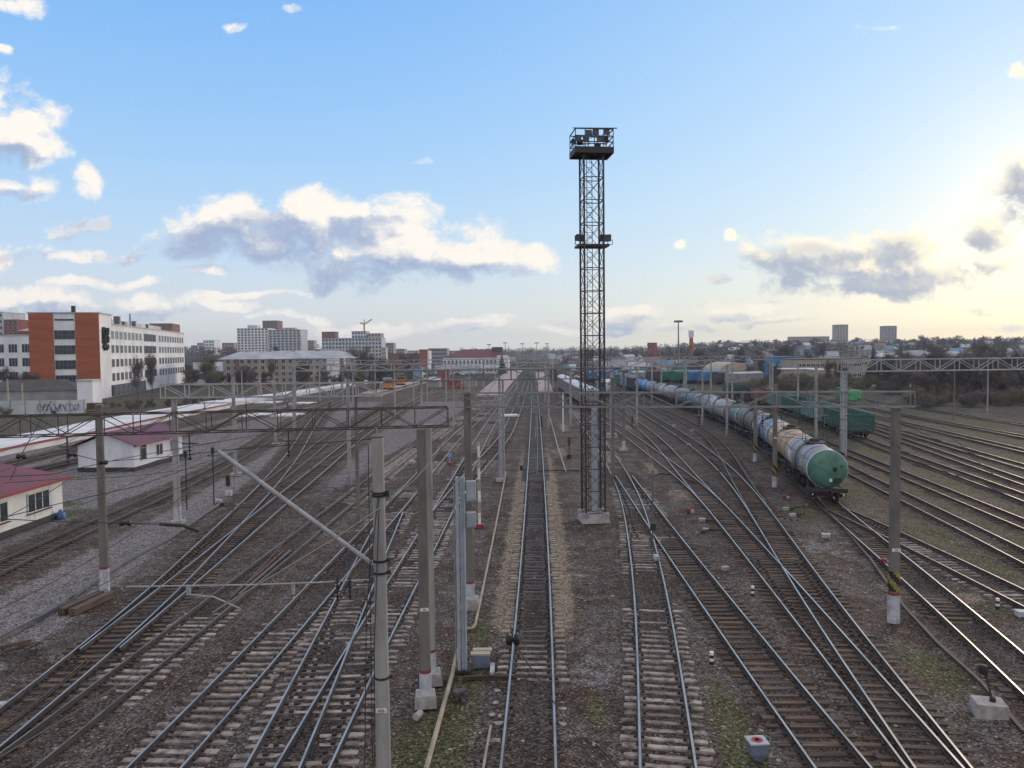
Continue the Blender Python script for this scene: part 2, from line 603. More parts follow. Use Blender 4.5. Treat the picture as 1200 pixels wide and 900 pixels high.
def near_of(B, p):
    d2 = (B[:, 0] - p[0]) ** 2 + (B[:, 1] - p[1]) ** 2
    i = int(np.argmin(d2))
    return math.sqrt(d2[i]), i


track_root = {}
BURY = {'T8': .05, 'T9': .10, 'T10': .045, 'T4': .10, 'T5': .085, 'T6': .05, 'T7': .045, 'T14': .09, 'T15': .08, 'T16': .08, 'T1': .09, 'T2': .022, 'T3': .022, 'T12': .022, 'T11': .03}
_bt = np.random.RandomState(4).rand(64, 64)


def i_bury(p):
    u, v = p.x / 3.0 + 40, p.y / 5.0 + 3
    i, j = int(u) % 63, int(v) % 63
    f, g = u % 1, v % 1
    a = _bt[i, j] * (1 - f) + _bt[i + 1, j] * f
    b = _bt[i, j + 1] * (1 - f) + _bt[i + 1, j + 1] * f
    q = a * (1 - g) + b * g
    return min(max((q - .28) / .42, 0), 1)


zoff = 0
for name, (sk, polish, pts, ext, label) in TRK.items():
    B = LINES[name]
    root = thing('railway_track', label, 'railway track', group='tracks of the yard')
    track_root[name] = root
    zoff += 1
    dz = .0035 * (zoff % 7)
    head = 'rail_shiny' if polish else 'rail_dull'
    for s in (-1, 1):
        rail_mesh(B, s * .796, dz).build('rail', ['rail_side', head], root)
    parents = [LINES[p] for b, p in JOIN if b == name]
    kids = [LINES[b] for b, p in JOIN if p == name]
    T = tangents(B)
    spots = []
    L = len(B) - 1
    s = .3
    while s < L:
        p, a = path_at(B, s)
        s += .55 if p.y < 90 else .62
        if p.y > 230 or p.y < 17:
            continue
        # leave out what the camera has no chance to see
        if abs(p.x) > p.y * .72 + 4:
            continue
        if any(near_of(Q, p)[0] < 1.75 for Q in parents):
            continue
        ln, sh = 1.0, 0.0
        for Q in kids:
            d, i = near_of(Q, p)
            if .05 < d < 1.75:
                side = (Q[i, 0] - p.x) * math.sin(a) - (Q[i, 1] - p.y) * math.cos(a)
                ln = (2.75 + d) / 2.7
                sh = math.copysign(d / 2, side)
        spots.append((p, a, ln, sh))
    spots.sort(key=lambda q: q[0].y)
    far = MB()
    for i, (p, a, ln, sh) in enumerate(spots):
        b_ = float(np.interp(i_bury(p), [0, 1], [0, 1]))
        z = rnd.uniform(-.018, .02) - BURY.get(name, .035) * b_
        nx, ny = math.sin(a), -math.cos(a)
        x, y = p.x + nx * sh, p.y + ny * sh
        if name == 'T8' and p.y < 27.8:
            z -= .09
        if i < 100 and p.y < 105:
            o = bpy.data.objects.new('sleeper', SLM['conc' if name == 'T8' and p.y < 31.5 else sk])
            COL.objects.link(o)
            o.parent = root
            o.location = (x + rnd.uniform(-.06, .06), y + rnd.uniform(-.03, .03), z)
            o.rotation_euler = (0, rnd.uniform(-.006, .006), a - math.pi / 2 + rnd.uniform(-.025, .025))
            o.scale = (ln * rnd.uniform(.96, 1.03), rnd.uniform(.85, 1.1), 1)
        else:
            far.box((x, y, -.04 + z), (2.7 * ln, .25, .15), a - math.pi / 2)
    if far.v:
        kind(far.build('sleepers', {'wood': 'sl_wood', 'conc': 'sl_conc', 'dark': 'sl_dark'}[sk], root), 'stuff')


# ------------------------------------------------------------------ the ground: one sheet to the horizon
def hill(x, y):
    ax = np.abs(x - .03 * y)
    side = sstep(20, 190, ax - .10 * y)
    h = 11.5 * sstep(270, 900, y) * side
    h += 9.5 * sstep(750, 1900, y) * (1 - .55 * side)
    h += 3.0 * sstep(900, 2500, y) * sstep(100, 500, x)
    h += 1.2 * np.sin(x * .011 + 1) * np.sin(y * .009) * sstep(300, 700, y) * side
    return h


def hz(x, y):
    return float(hill(np.array(x, float), np.array(y, float)))


def vnoise(x, y, sc, seed):
    """cheap value noise on arrays"""
    rs = np.random.RandomState(seed)
    tab = rs.rand(256, 256)
    u, v = x / sc + 500, y / sc + 500
    i, j = np.floor(u).astype(int), np.floor(v).astype(int)
    f, g = u - i, v - j
    f = f * f * (3 - 2 * f)
    g = g * g * (3 - 2 * g)
    a = tab[i % 256, j % 256]
    b = tab[(i + 1) % 256, j % 256]
    c = tab[i % 256, (j + 1) % 256]
    d = tab[(i + 1) % 256, (j + 1) % 256]
    return (a * (1 - f) + b * f) * (1 - g) + (c * (1 - f) + d * f) * g


def axis(parts):
    out = []
    for a, b, st in parts:
        out += list(np.arange(a, b, st))
    return np.array(out + [parts[-1][1]])


gx = axis([(-6000, -600, 450), (-600, -150, 30), (-150, -42, 1.6), (-42, 44, .2), (44, 150, 1.4), (150, 600, 30), (600, 6000, 450)])
gy = axis([(-3000, -100, 400), (-100, 14, 6), (14, 62, .16), (62, 110, .4), (110, 260, 1.5), (260, 700, 12), (700, 2500, 60), (2500, 9000, 500)])
X, Y = np.meshgrid(gx, gy)
nzf = vnoise(X, Y, .55, 1) * .6 + vnoise(X, Y, 1.6, 2) + vnoise(X, Y, 4.5, 3) * .8
Z = hill(X, Y) + np.where((Y < 130) & (Y > 5), (nzf - 1.2) * .055, 0) - .01

# distance to the nearest track axis (only needed near)
DT = np.full(X.shape, 99.0)
D8 = np.full(X.shape, 99.0)
DL = np.full(X.shape, 99.0)
DO = np.full(X.shape, 99.0)
for name, B in LINES.items():
    By, Bx = B[::-1, 1], B[::-1, 0]
    o = np.argsort(B[:, 1])
    xi = np.interp(Y, B[o, 1], B[o, 0], left=1e4, right=1e4)
    sl = np.interp(Y, B[o, 1], np.gradient(B[o, 0], B[o, 1] + np.arange(len(o)) * 1e-6))
    d = np.abs(X - xi) / np.sqrt(1 + np.clip(sl, -3, 3) ** 2)
    DT = np.minimum(DT, d)
    if name == 'T8':
        D8 = d
    if name in ('T2', 'T3', 'T1', 'A0', 'A1'):
        DL = np.minimum(DL, d)
    if name == 'T14':
        DO = d
# ballast shoulder: the bed is a touch higher than the cess between tracks
Z += np.where(Y < 200, -.05 * sstep(1.7, 2.8, DT), 0)
Z = np.where((Y < 130) & (DT < .74), np.minimum(Z, hill(X, Y) + .02), Z)
Z -= np.where(Y < 110, .034 * (1 - sstep(1.25, 1.6, DT)) * (1 - np.clip((vnoise(X, Y, 3.5, 31) - .35) / .4, 0, 1)), 0)


def blob(px, py, rx, ry):
    c = gp(px, py)
    return np.clip(1 - ((X - c.x) / rx) ** 2 - ((Y - c.y) / ry) ** 2, 0, 1)


grass = np.zeros(X.shape)
for q in [(520, 860, 1.8, 5), (560, 740, .8, 2.6), (545, 800, 1.2, 3), (900, 690, 1.0, 7), (915, 720, .9, 6), (870, 640, 1.6, 6), (850, 720, 1.6, 4.5), (840, 840, 2.0, 5),
          (860, 870, 1.8, 4), (800, 800, 1.2, 3), (715, 612, .8, 1.5), (1000, 790, 2.4, 4), (940, 600, 2.2, 5), (900, 520, 6, 12), (860, 500, 5, 18), (1080, 780, 2, 4),
          (1080, 640, 3.5, 4.5), (1130, 655, 4, 4), (1010, 575, 3, 6), (1100, 620, 4.5, 4), (1160, 665, 4, 4), (760, 500, 3, 10), (740, 515, 2, 6), (820, 520, 4, 10),
          (1100, 505, 14, 8), (1150, 520, 14, 6), (1120, 575, 9, 5), (1040, 520, 8, 12), (1170, 600, 9, 4), (1060, 565, 4, 5), (90, 600, 2.5, 2.5), (80, 590, 2, 2), (640, 860, 1, 2),
          (700, 830, .6, 2), (760, 830, .8, 3), (1090, 650, 3, 3), (1180, 715, 1.5, 2), (480, 880, 1.6, 3), (1000, 800, 2, 3)]:
    grass = np.maximum(grass, blob(*q))
grass = np.maximum(grass, .78 * sstep(15, 26, X - .12 * Y) * (1 - sstep(60, 95, X - .1 * Y)) * (Y < 260) * (.4 + vnoise(X, Y, 7, 9)))
grass *= sstep(1.1, 2.0, DT)
# verge between the left platform and the works, far meadows
verge = sstep(4, 9, -(X + 42) - (Y - 80) * -.02) * sstep(60, 90, Y) * (Y < 300) * (X < -30)
far_green = sstep(250, 330, Y)
grass = np.maximum(grass, .62 * verge * sstep(3, 7, DT))
grass = np.maximum(grass, .35 * far_green * sstep(8, 30, np.abs(X - .03 * Y)))
sand = 1.25 * np.exp(-((D8 - 1.38) / .62) ** 2) * sstep(29, 36, Y) * (1 - sstep(70, 120, Y))
for q in [(655, 640, 1.0, 4), (655, 530, 1.3, 7), (660, 500, 1.2, 10), (800, 580, 1.8, 4), (760, 548, 1.2, 6), (735, 500, 1, 8), (1010, 640, .8, 3), (1050, 690, .9, 2), (930, 655, .6, 1.2),
          (1120, 700, 2.2, 1.6), (850, 605, 2, 3)]:
    sand = np.maximum(sand, .9 * blob(*q))
for q in [(675, 673, 1.0, .35)]:
    sand = np.maximum(sand, 1.3 * blob(*q))
grey = sstep(2.2, 3.6, DL) * sstep(.5, 3, -(X + 13.5 + np.clip(Y - 33, 0, 22) * .33)) * (Y < 110) + .8 * sstep(1.8, 2.6, DT) * sstep(60, 75, Y) * (Y < 190) * sstep(1, 4, -(X + 3)) * (X > -60)
for q in [(700, 780, 1.6, 3.5), (460, 560, 2.0, 2.2), (545, 548, 2.0, 2.4), (270, 700, 1, 1.2), (450, 650, 1, 1), (1030, 660, 1.6, 3), (960, 640, 2.2, 4), (330, 830, 1, 1), (380, 625, 2.4, 3), (440, 545, 2.2, 3)]:
    grey = np.maximum(grey, .62 * blob(*q))
oil = np.exp(-(D8 / .60) ** 2) * sstep(27, 33, Y) * (1 - .4 * sstep(110, 200, Y))
oil = np.maximum(oil, .95 * np.exp(-(DO / 1.5) ** 2) * sstep(27, 30, Y) * (vnoise(X, Y, 2.2, 21) > .35))
oil = np.maximum(oil, .95 * np.exp(-(DT / .8) ** 2) * (Y < 230) * (.25 + .75 * vnoise(X, Y, 5, 22)))
for q in [(745, 560, .9, 5.5), (750, 545, .9, 5), (855, 600, 1, 6), (838, 575, 1, 6), (650, 765, .5, .8), (20, 770, 1.2, 1)]:
    oil = np.maximum(oil, blob(*q))
rust = np.exp(-(DT / 1.5) ** 2) * .8

ny, nx = X.shape
me = bpy.data.meshes.new('ground')
me.vertices.add(nx * ny)
me.vertices.foreach_set('co', np.stack([X, Y, Z], -1).astype(np.float32).ravel())
idx = np.arange(nx * ny).reshape(ny, nx)
quads = np.stack([idx[:-1, :-1], idx[:-1, 1:], idx[1:, 1:], idx[1:, :-1]], -1).reshape(-1, 4)
nq = len(quads)
me.loops.add(nq * 4)
me.loops.foreach_set('vertex_index', quads.ravel().astype(np.int32))
me.polygons.add(nq)
me.polygons.foreach_set('loop_start', np.arange(0, nq * 4, 4, dtype=np.int32))
me.polygons.foreach_set('use_smooth', np.ones(nq, bool))
for nm, arr in (('zone', (grass, sand, grey, oil)), ('zone_b', (rust, far_green, np.zeros(X.shape), np.zeros(X.shape)))):
    at_ = me.attributes.new(nm, 'FLOAT_COLOR', 'POINT')
    at_.data.foreach_set('color', np.clip(np.stack(arr, -1), 0, 1.5).astype(np.float32).ravel())
me.update()
me.validate()
ground = put('ground', me)
kind(ground, 'structure')

gm = bpy.data.materials.new('ballast_and_soil')
gm.use_nodes = True
t = NT(gm.node_tree)
b = gm.node_tree.nodes['Principled BSDF']
b.inputs['Roughness'].default_value = .95
b.inputs['Specular IOR Level'].default_value = .15
geo = t.n('ShaderNodeNewGeometry')
pos = geo.outputs['Position']
za = t.n('ShaderNodeAttribute', attribute_name='zone')
zs = t.n('ShaderNodeSeparateColor')
t.put(zs.inputs[0], za.outputs['Color'])
zb = t.n('ShaderNodeAttribute', attribute_name='zone_b')
zbs = t.n('ShaderNodeSeparateColor')
t.put(zbs.inputs[0], zb.outputs['Color'])
n_big = t.noise(pos, .22, 5, .6)
n_mid = t.noise(pos, 1.1, 6, .65)
n_fine = t.noise(pos, 6.5, 5, .65)
vor = t.n('ShaderNodeTexVoronoi')
t.put(vor.inputs['Vector'], pos)
vor.inputs['Scale'].default_value = 15.0
stone = t.n('ShaderNodeSeparateColor')
t.put(stone.inputs[0], vor.outputs['Color'])
vor2 = t.n('ShaderNodeTexVoronoi')
t.put(vor2.inputs['Vector'], pos)
vor2.inputs['Scale'].default_value = 4.3
st2 = t.n('ShaderNodeSeparateColor')
t.put(st2.inputs[0], vor2.outputs['Color'])
c = t.mix(t.ss(n_big, .40, .58), (.103, .089, .083), (.066, .046, .038))
c = t.mix(t.m('MULTIPLY', t.ss(n_mid, .44, .7), .75), c, (.135, .121, .115))
c = t.mix(t.m('MULTIPLY', t.ss(n_mid, .56, .36), .5), c, (.060, .045, .039))
c = t.mix(t.m('MULTIPLY', zbs.outputs[0], t.m('MULTIPLY', t.ss(n_fine, .3, .7), .8)), c, (.072, .048, .039))
grey_c = t.mix(t.ss(n_mid, .35, .65), (.205, .19, .198), (.145, .133, .138))
c = t.mix(t.ss(t.m('ADD', zs.outputs[2], t.m('MULTIPLY', t.m('SUBTRACT', n_mid, .5), 2.6)), .25, .85), c, grey_c)
c = t.mix(t.ss(t.m('ADD', zs.outputs[1], t.m('MULTIPLY', t.m('SUBTRACT', n_mid, .5), 2.4)), .3, .95), c, t.mix(n_fine, (.25, .205, .16), (.17, .13, .105)))
oil_f = t.ss(t.m('ADD', za.outputs['Alpha'], t.m('MULTIPLY', t.m('SUBTRACT', n_mid, .5), 1.7)), .25, .95)
c = t.mix(t.m('MULTIPLY', oil_f, .78), c, t.mix(n_fine, (.030, .027, .029), (.056, .046, .042)))
gr_f = t.ss(t.m('ADD', zs.outputs[0], t.m('MULTIPLY', t.m('SUBTRACT', t.noise(pos, 2.6, 7, .7), .5), 1.7)), .28, .95)
c = t.mix(t.m('MULTIPLY', gr_f, .85), c, t.mix(n_big, (.056, .072, .024), (.088, .076, .044)))
# single stones: dark gaps, dull ones and a few nearly white
sp = t.m('ADD', t.m('MULTIPLY', t.m('POWER', stone.outputs[0], 1.5), 1.75), .32)
spc = t.n('ShaderNodeCombineXYZ')
for i in range(3):
    t.put(spc.inputs[i], sp)
c = t.mix(1.0, c, spc.outputs[0], 'MULTIPLY')
wh = t.m('MULTIPLY', t.m('GREATER_THAN', stone.outputs[1], .972), .7)
c = t.mix(t.m('MULTIPLY', wh, t.m('SUBTRACT', 1.0, oil_f)), c, (.34, .32, .31))
wh2 = t.m('MULTIPLY', t.m('GREATER_THAN', st2.outputs[1], .985), t.m('LESS_THAN', vor2.outputs['Distance'], .32))
c = t.mix(t.m('MULTIPLY', wh2, .7), c, (.40, .37, .35))
# far country: brown meadow and scrub
farc = t.mix(t.ss(t.noise(pos, .02, 5, .6), .4, .62), (.060, .050, .042), (.040, .038, .032))
c = t.mix(zbs.outputs[1], c, farc)
t.put(b.inputs['Base Color'], c)
bp = t.n('ShaderNodeBump')
bp.inputs['Strength'].default_value = .9
bp.inputs['Distance'].default_value = .05
t.put(bp.inputs['Height'], t.m('ADD', vor.outputs['Distance'], t.m('MULTIPLY', n_fine, .8)))
t.put(b.inputs['Normal'], bp.outputs[0])
me.materials.append(gm)
# ------------------------------------------------------------------ masts, portals, wires
def pole_mb(h, r0, r1, n=12):
    return MB().lathe((0, 0, 0), [(r0, 0), (r0 * .5 + r1 * .5, h * .5), (r1, h)], n)


def text_plate(txt, w, h, parent, loc, rx=90):
    """white stencilled plate with its number, facing the bridge"""
    pl = MB().box((0, 0, 0), (w, .012, h)).build('number_plate', 'white_paint', parent, loc)
    cu = bpy.data.curves.new('plate_number', 'FONT')
    cu.body = txt
    cu.size = h * 1.0
    cu.align_x = 'CENTER'
    cu.align_y = 'CENTER'
    cu.extrude = .002
    cu.materials.append(M['black_paint'])
    tmp = bpy.data.objects.new('number', cu)
    me_ = bpy.data.meshes.new_from_object(tmp)
    bpy.data.objects.remove(tmp)
    bpy.data.curves.remove(cu)
    o = put('number', me_, pl, (0, -.010, 0))
    o.rotation_euler = (R(90), 0, 0)
    return pl


def dress_post(root, x, y, h, r0, r1, m='concrete', paint=0.0, red=True, stripes=False, block=None, plate=None, plate_z=2.2, name='post', cap=True):
    """a post as a part, with its paint, plate and footing as sub-parts"""
    p = pole_mb(h, r0, r1).build(name, m, root, (x, y, 0), smooth=True)
    if cap:
        MB().lathe((0, 0, h), [(r1 + .03, 0), (r1 + .03, .10), (r1 * .6, .14)], 12).build('cap', 'galv_dark', p)
    if paint:
        MB().lathe((0, 0, 0), [(r0 + .012, .0), (r0 + .008, paint)], 14).build('painted_base', 'whitewash', p, smooth=True)
        if red:
            MB().lathe((0, 0, paint + .004), [(r0 + .010, 0), (r0 + .008, .11)], 14).build('red_band', 'red_paint', p, smooth=True)
    if stripes:
        mb = MB().lathe((0, 0, paint + .19), [(r0 + .008, 0), (r0 + .006, .75)], 16)
        # diagonal hazard stripes as faces of the sleeve
        n = 16
        mb2 = MB()
        rows = 8
        for i in range(rows):
            for k in range(n):
                a0, a1 = 2 * math.pi * k / n, 2 * math.pi * (k + 1) / n
                z0, z1 = paint + .19 + i * .11, paint + .19 + (i + 1) * .11
                rr = r0 + .009
                mb2.add([(math.cos(a0) * rr, math.sin(a0) * rr, z0), (math.cos(a1) * rr, math.sin(a1) * rr, z0), (math.cos(a1) * rr, math.sin(a1) * rr, z1),
                         (math.cos(a0) * rr, math.sin(a0) * rr, z1)], [(0, 1, 2, 3)], ((i + k) // 3) % 2)
        mb2.build('hazard_stripes', ['yellow_paint', 'black_paint'], p)
    if block:
        s, hh = block
        bm = MB()
        bm.add([(-s, -s, 0), (s, -s, 0), (s, s, 0), (-s, s, 0), (-s * .86, -s * .86, hh), (s * .86, -s * .86, hh), (s * .86, s * .86, hh), (-s * .86, s * .86, hh)],
               [(0, 1, 5, 4), (1, 2, 6, 5), (2, 3, 7, 6), (3, 0, 4, 7), (4, 5, 6, 7)])
        bm.build('foundation', 'concrete_base', p)
    if plate:
        rr = r0 + (r1 - r0) * plate_z / h
        text_plate(plate, rr * 1.5, rr * .62, p, (0, -rr - .02, plate_z))
    return p


def mast(label, px, py, h, r0, r1, m='concrete', group='standalone masts of the yard', x=None, **kw):
    g_ = gp(px, py) if x is None else Vector(x)
    root = thing('catenary_mast', label, 'mast', (g_.x, g_.y, 0), group=group)
    dress_post(root, 0, 0, h, r0, r1, m, name='pole', **kw)
    return root


def truss_mb(L, h, w, panel, bar=.055, brace=.04):
    mb = MB()
    n = max(2, round(L / panel))
    for y in (-w / 2, w / 2):
        for z in (0, h):
            mb.bar((0, y, z), (L, y, z), bar, bar)
        for i in range(n + 1):
            x = L * i / n
            mb.bar((x, y, 0), (x, y, h), brace)
            if i < n:
                x2 = L * (i + 1) / n
                if i % 2:
                    mb.bar((x, y, 0), (x2, y, h), brace)
                else:
                    mb.bar((x, y, h), (x2, y, 0), brace)
    for z in (0, h):
        for i in range(n + 1):
            x = L * i / n
            mb.bar((x, -w / 2, z), (x, w / 2, z), brace)
            if i < n:
                mb.bar((x, -w / 2 if i % 2 else w / 2, z), (L * (i + 1) / n, w / 2 if i % 2 else -w / 2, z), brace * .8)
    return mb


def insulator_mb(L=.55, n=4, r=.07):
    mb = MB()
    mb.tube([(0, 0, 0), (0, 0, -L)], .018, 6)
    for i in range(n):
        z = -L * (i + .7) / (n + .4)
        mb.lathe((0, 0, z), [(.02, .03), (r, 0), (r * .9, -.02), (.02, -.03)], 10)
    return mb


INS = insulator_mb().mesh('insulator', ['porcelain'])


def portal(label, a, b, zb, h, w, panel, posts, m='rust_steel', hang=(), group='overhead line portals', bar=.06):
    """posts: list of dicts in distance along the beam; hang: distances of insulator strings"""
    a, b = Vector((a[0], a[1], 0)), Vector((b[0], b[1], 0))
    d = b - a
    rz = math.atan2(d.y, d.x)
    root = thing('overhead_line_portal', label, 'portal', (a.x, a.y, 0), rz, group)
    truss_mb(d.length, h, w, panel, bar, bar * .72).build('crossbeam', m, root, (0, 0, zb))
    for q in posts:
        q = dict(q)
        s, off = q.pop('s'), q.pop('off', 0)
        dress_post(root, s, off, q.pop('h', zb - .06), q.pop('r0', .22), q.pop('r1', .17), cap=False, **q)
    for s in hang:
        # drop bracket with a string of insulators under the beam
        o = MB().bar((0, 0, 0), (0, 0, -.35), .04).bar((-.25, 0, -.35), (.25, 0, -.35), .035).build('hanger', m, root, (s, 0, zb - .03))
        i_ = put('insulator', INS, o, (0, 0, -.37))
    return root


def w_of(px, py, z=0.0):
    g_ = gp(px, py, z)
    return (g_.x, g_.y)


# the near left portal on the paired brown masts
A = (-27.0, 23.2)
B_ = (-2.25, 26.65)
L1 = (Vector(B_) - Vector(A)).length
portal('dark lattice portal across the left tracks on two brown posts with white bases', A, B_, 9.66, .66, .7, 1.12,
       [dict(s=L1 - .92, off=-.32, r0=.20, r1=.17, m='concrete_dark', paint=1.15, block=(.38, .42), plate='20', plate_z=3.4),
        dict(s=L1 - .66, off=1.45, r0=.17, r1=.14, m='concrete', paint=1.15, block=(.40, .42)),
        dict(s=.5, off=0, r0=.22, r1=.18, m='concrete_dark', paint=1.1)],
       hang=(3.2, 6.1, 9.6, 12.6, 16.4, 19.6, 22.5), bar=.036)

# the right portal between the cabinet mast and the striped mast
a = w_of(551, 712)
b = w_of(1047, 729)
d = Vector(b) - Vector(a)
e = d.normalized()
portal('long thin lattice portal over the middle tracks ending at the hazard striped post', Vector(a) - e * .5, Vector(b) + e * .7, 9.62, .66, .5, 1.45,
       [dict(s=.5, r0=.22, r1=.17, m='concrete_dark', paint=1.2, block=(.42, .5), plate='22', plate_z=5.6, h=10.35),
        dict(s=.5 + d.length, r0=.25, r1=.205, m='concrete_dark', paint=1.25, stripes=True, plate='18', plate_z=3.3)],
       m='galv_mid', hang=(4, 8.2, 11.2, 14, 16.6), bar=.050)

# the second portal on the far left
a = w_of(207, 615)
a2 = Vector((a[0] - .8, a[1] + .2))
portal('grey lattice portal between the white mast and the tall thin mast, over the left ladder', a2, (-9.3, 54.6), 9.15, .95, .7, 1.7,
       [dict(s=.8, r0=.26, r1=.2, m='concrete', paint=1.3, red=False, block=(.5, .3)), dict(s=13.9, r0=.16, r1=.12, m='concrete_dark')], m='galv', hang=(3, 6, 9, 12), bar=.085)
# rigid beam further up the yard
a = w_of(585, 564)
portal('light galvanised beam carried by the twin-legged pale mast in mid yard', (-15.5, 70.5), (10.2, 73.0), 9.55, .95, .6, 2.6,
       [dict(s=14.4, r0=.17, r1=.13, m='galv', block=(.42, .25), h=9.9), dict(s=14.75, off=.5, r0=.13, r1=.10, m='galv', h=9.5), dict(s=.4, r0=.2, r1=.16, m='concrete'), dict(s=25.2, r0=.2, r1=.16, m='concrete_dark')],
       m='galv_dark', hang=(3, 7, 11, 18, 22), bar=.08)
# tall beam at the right on the twin pale post
a = w_of(981, 531)
portal('high grey lattice portal starting at the thick pale post behind the tank wagon', (a[0] + .2, a[1]), (66, 90.5), 9.45, 1.35, .9, 2.35,
       [dict(s=.4, r0=.30, r1=.27, m='galv', h=9.4), dict(s=.95, off=.5, r0=.26, r1=.22, m='galv', h=9.4), dict(s=26.5, r0=.2, r1=.17, m='concrete')], m='galv', hang=(5, 9, 13, 17, 22), bar=.13)
# faint portals up the line
for px, y_, x0, x1, lab in ((0, 118, -34, 6, 'thin grey portal beam crossing the left tracks near the white platform end'), (0, 122, 9, 31, 'thin grey portal beam crossing above the far tank wagons'),
                            (0, 176, -50, 8, 'faint portal beam in front of the station building'), (0, 182, 20, 62, 'faint portal beam over the far freight wagons')):
    Lp = x1 - x0
    portal(lab, (x0, y_), (x1, y_ + 1.5), 9.5, .9, .6, 3.0, [dict(s=.3, r0=.2, r1=.16), dict(s=Lp * .5, r0=.2, r1=.16), dict(s=Lp - .3, r0=.2, r1=.16)], m='galv', bar=.13)

# the nearest mast, with its cantilever
r_ = thing('catenary_mast', 'nearest mast, pale round concrete with black clamps and a long raked cantilever', 'mast', (-3.33, 18.9, 0), group='standalone masts of the yard')
p_ = dress_post(r_, 0, 0, 10.15, .20, .142, 'concrete', name='pole', plate='436', plate_z=3.36, cap=False)
MB().lathe((0, 0, 10.15), [(.142, 0), (.165, .03), (.06, .10)], 12).box((-.05, .05, 10.25), (.06, .06, .25)).build('cap', 'galv_dark', p_)
for z in (8.75, 8.68, 7.05, 6.75, 4.1):
    MB().lathe((0, 0, z), [(.14, 0), (.20 - z * .003, .0), (.20 - z * .003, .055), (.14, .055)], 16).box((.2, .04, z + .03), (.12, .1, .07)).build('clamp', 'black_iron', p_)
cn = MB().tube([(-.2, 0, 7.0), (-3.95, 0, 9.85)], .055, 10).bar((-.24, 0, 7.0), (-.1, 0, 7.05), .12, .1).build('cantilever_tube', 'galv', r_, smooth=True)
MB().tube([(-.2, .05, 10.1), (-3.9, .03, 9.86)], .012, 6).build('tie_rod', 'wire', r_)
rg = MB().tube([(-.25, -.08, 6.62), (-1.6, -.08, 6.56), (-3.2, -.08, 6.52), (-6.3, -.06, 6.5)], .021, 8).build('registration_arm', 'galv', r_, smooth=True)
MB().box((-2.15, -.08, 6.42), (.07, .07, .28)).box((-4.75, -.08, 6.4), (.1, .06, .26)).tube([(-4.75, -.1, 6.3), (-4.1, -.15, 6.25), (-3.4, -.3, 6.0)], .02, 6).build('steady_clamp', 'galv', rg)
for x_ in (-.75, -1.05):
    put('insulator', INS, rg, (x_, -.08, 6.68))
MB().tube([(.02, -.23, 8.7), (-.30, -.3, 6.0), (-.45, -.4, .3)], .012, 6).tube([(.05, -.22, 8.7), (-.12, -.32, 5.0), (-.2, -.4, .3)], .012, 6).tube([(-.2, -.2, 10), (-.24, -.25, .2)], .011, 6).build('earth_wire', 'wire', r_)
mk = MB().tube([(0, 0, 0), (0, 0, .95)], .05, 8).build('post', 'white_paint', tag(thing('marker_post', 'short white marker post with round red top beside the nearest mast', 'marker post', (-2.93, 19.6, 0)), 'short white marker post with round red top beside the nearest mast', 'marker post'))
MB().lathe((0, 0, 1.1), [(.0, -.2), (.15, -.18), (.17, 0), (.12, .16), (0, .2)], 12).build('red_cap', 'red_paint', mk.parent, smooth=True)
# bracket lamp arm seen beside it
mb = MB().tube([(0, 0, 0), (2.2, .4, .3)], .04, 8)

# standing masts: (label, px, py, height, r0, r1, kind, extra)
mast('tall brown round mast with a white base and red band at the far left', 123, 693, 9.6, .225, .18, 'concrete_dark', paint=1.2)
mast('pale concrete mast standing beside the lone track, right of the small hut', 276, 557, 10.0, .22, .17, 'concrete', block=(.5, .25))
mast('slender pale mast in the gravel left of the ladder crossing', 323, 521, 9.6, .2, .16, 'concrete', block=(.45, .2))
mast('thin mast next to the pale slabs left of the ladder', 346, 502, 9.5, .16, .12, 'concrete')
mast('concrete mast beside the curving siding along the tank wagons', 852, 511, 9.8, .2, .16, 'concrete')
mast('hazard striped concrete mast in front of the blue tank wagon', 885, 541, 7.6, .23, .2, 'concrete_dark', paint=.9, red=False, stripes=True)
mast('hazard striped concrete mast with a white foot in front of the orange tank wagon', 908, 571, 8.9, .23, .19, 'concrete_dark', paint=.95, red=False, stripes=True, plate='14', plate_z=4.4)
mast('grey concrete mast between the tank wagons and the green open wagons', 956, 518, 9.9, .22, .18, 'concrete')
mast('thin pale post just right of the thick twin post', 991, 536, 4.6, .11, .09, 'concrete')
mast('left of two white footed masts right of the lattice tower', 717, 513, 9.9, .28, .22, 'concrete', block=(.75, .6))
mast('right of two white footed masts right of the lattice tower', 731, 528, 9.4, .19, .15, 'concrete_dark', paint=1.2, red=False, block=(.5, .3))
mast('short white post standing alone between the central track and the lattice tower', 660, 506, 5.7, .12, .1, 'white_paint')
GM = 'grey masts receding through the yard'
for i, (px, py, h, r0) in enumerate([(414, 478, 9.5, .2), (463, 490, 9.8, .16), (485, 474, 9.5, .2), (501, 484, 9.5, .16), (523, 470, 9.4, .2), (532, 503, 9.6, .14), (402, 472, 8.5, .16), (375, 470, 9, .18), (305, 466, 8, .2), (284, 470, 8, .16), (550, 463, 9.5, .2),
                                     (567, 458, 9.5, .2), (606, 458, 9.5, .2), (648, 456, 9.5, .2), (716, 462, 9.6, .24), (775, 463, 9.5, .22), (804, 462, 9.5, .24), (833, 470, 9.5, .22), (858, 478, 9.5, .2), (764, 472, 9.5, .2), (700, 470, 9.5, .2), (640, 449, 9.5, .2), (580, 451, 9.5, .2),
                                     (440, 467, 9.5, .2), (345, 466, 8.5, .2), (905, 480, 9.5, .2), (935, 486, 9.5, .2)]):
    mast('grey mast among the many receding through the far yard', px, py, h, r0, r0 * .8, 'galv' if i % 3 == 1 else 'concrete', group=GM, cap=False)
mast('leaning wooden pole at the foot of the brown trees, left one', 1118, 491, 8, .12, .09, 'concrete_dark', cap=False)
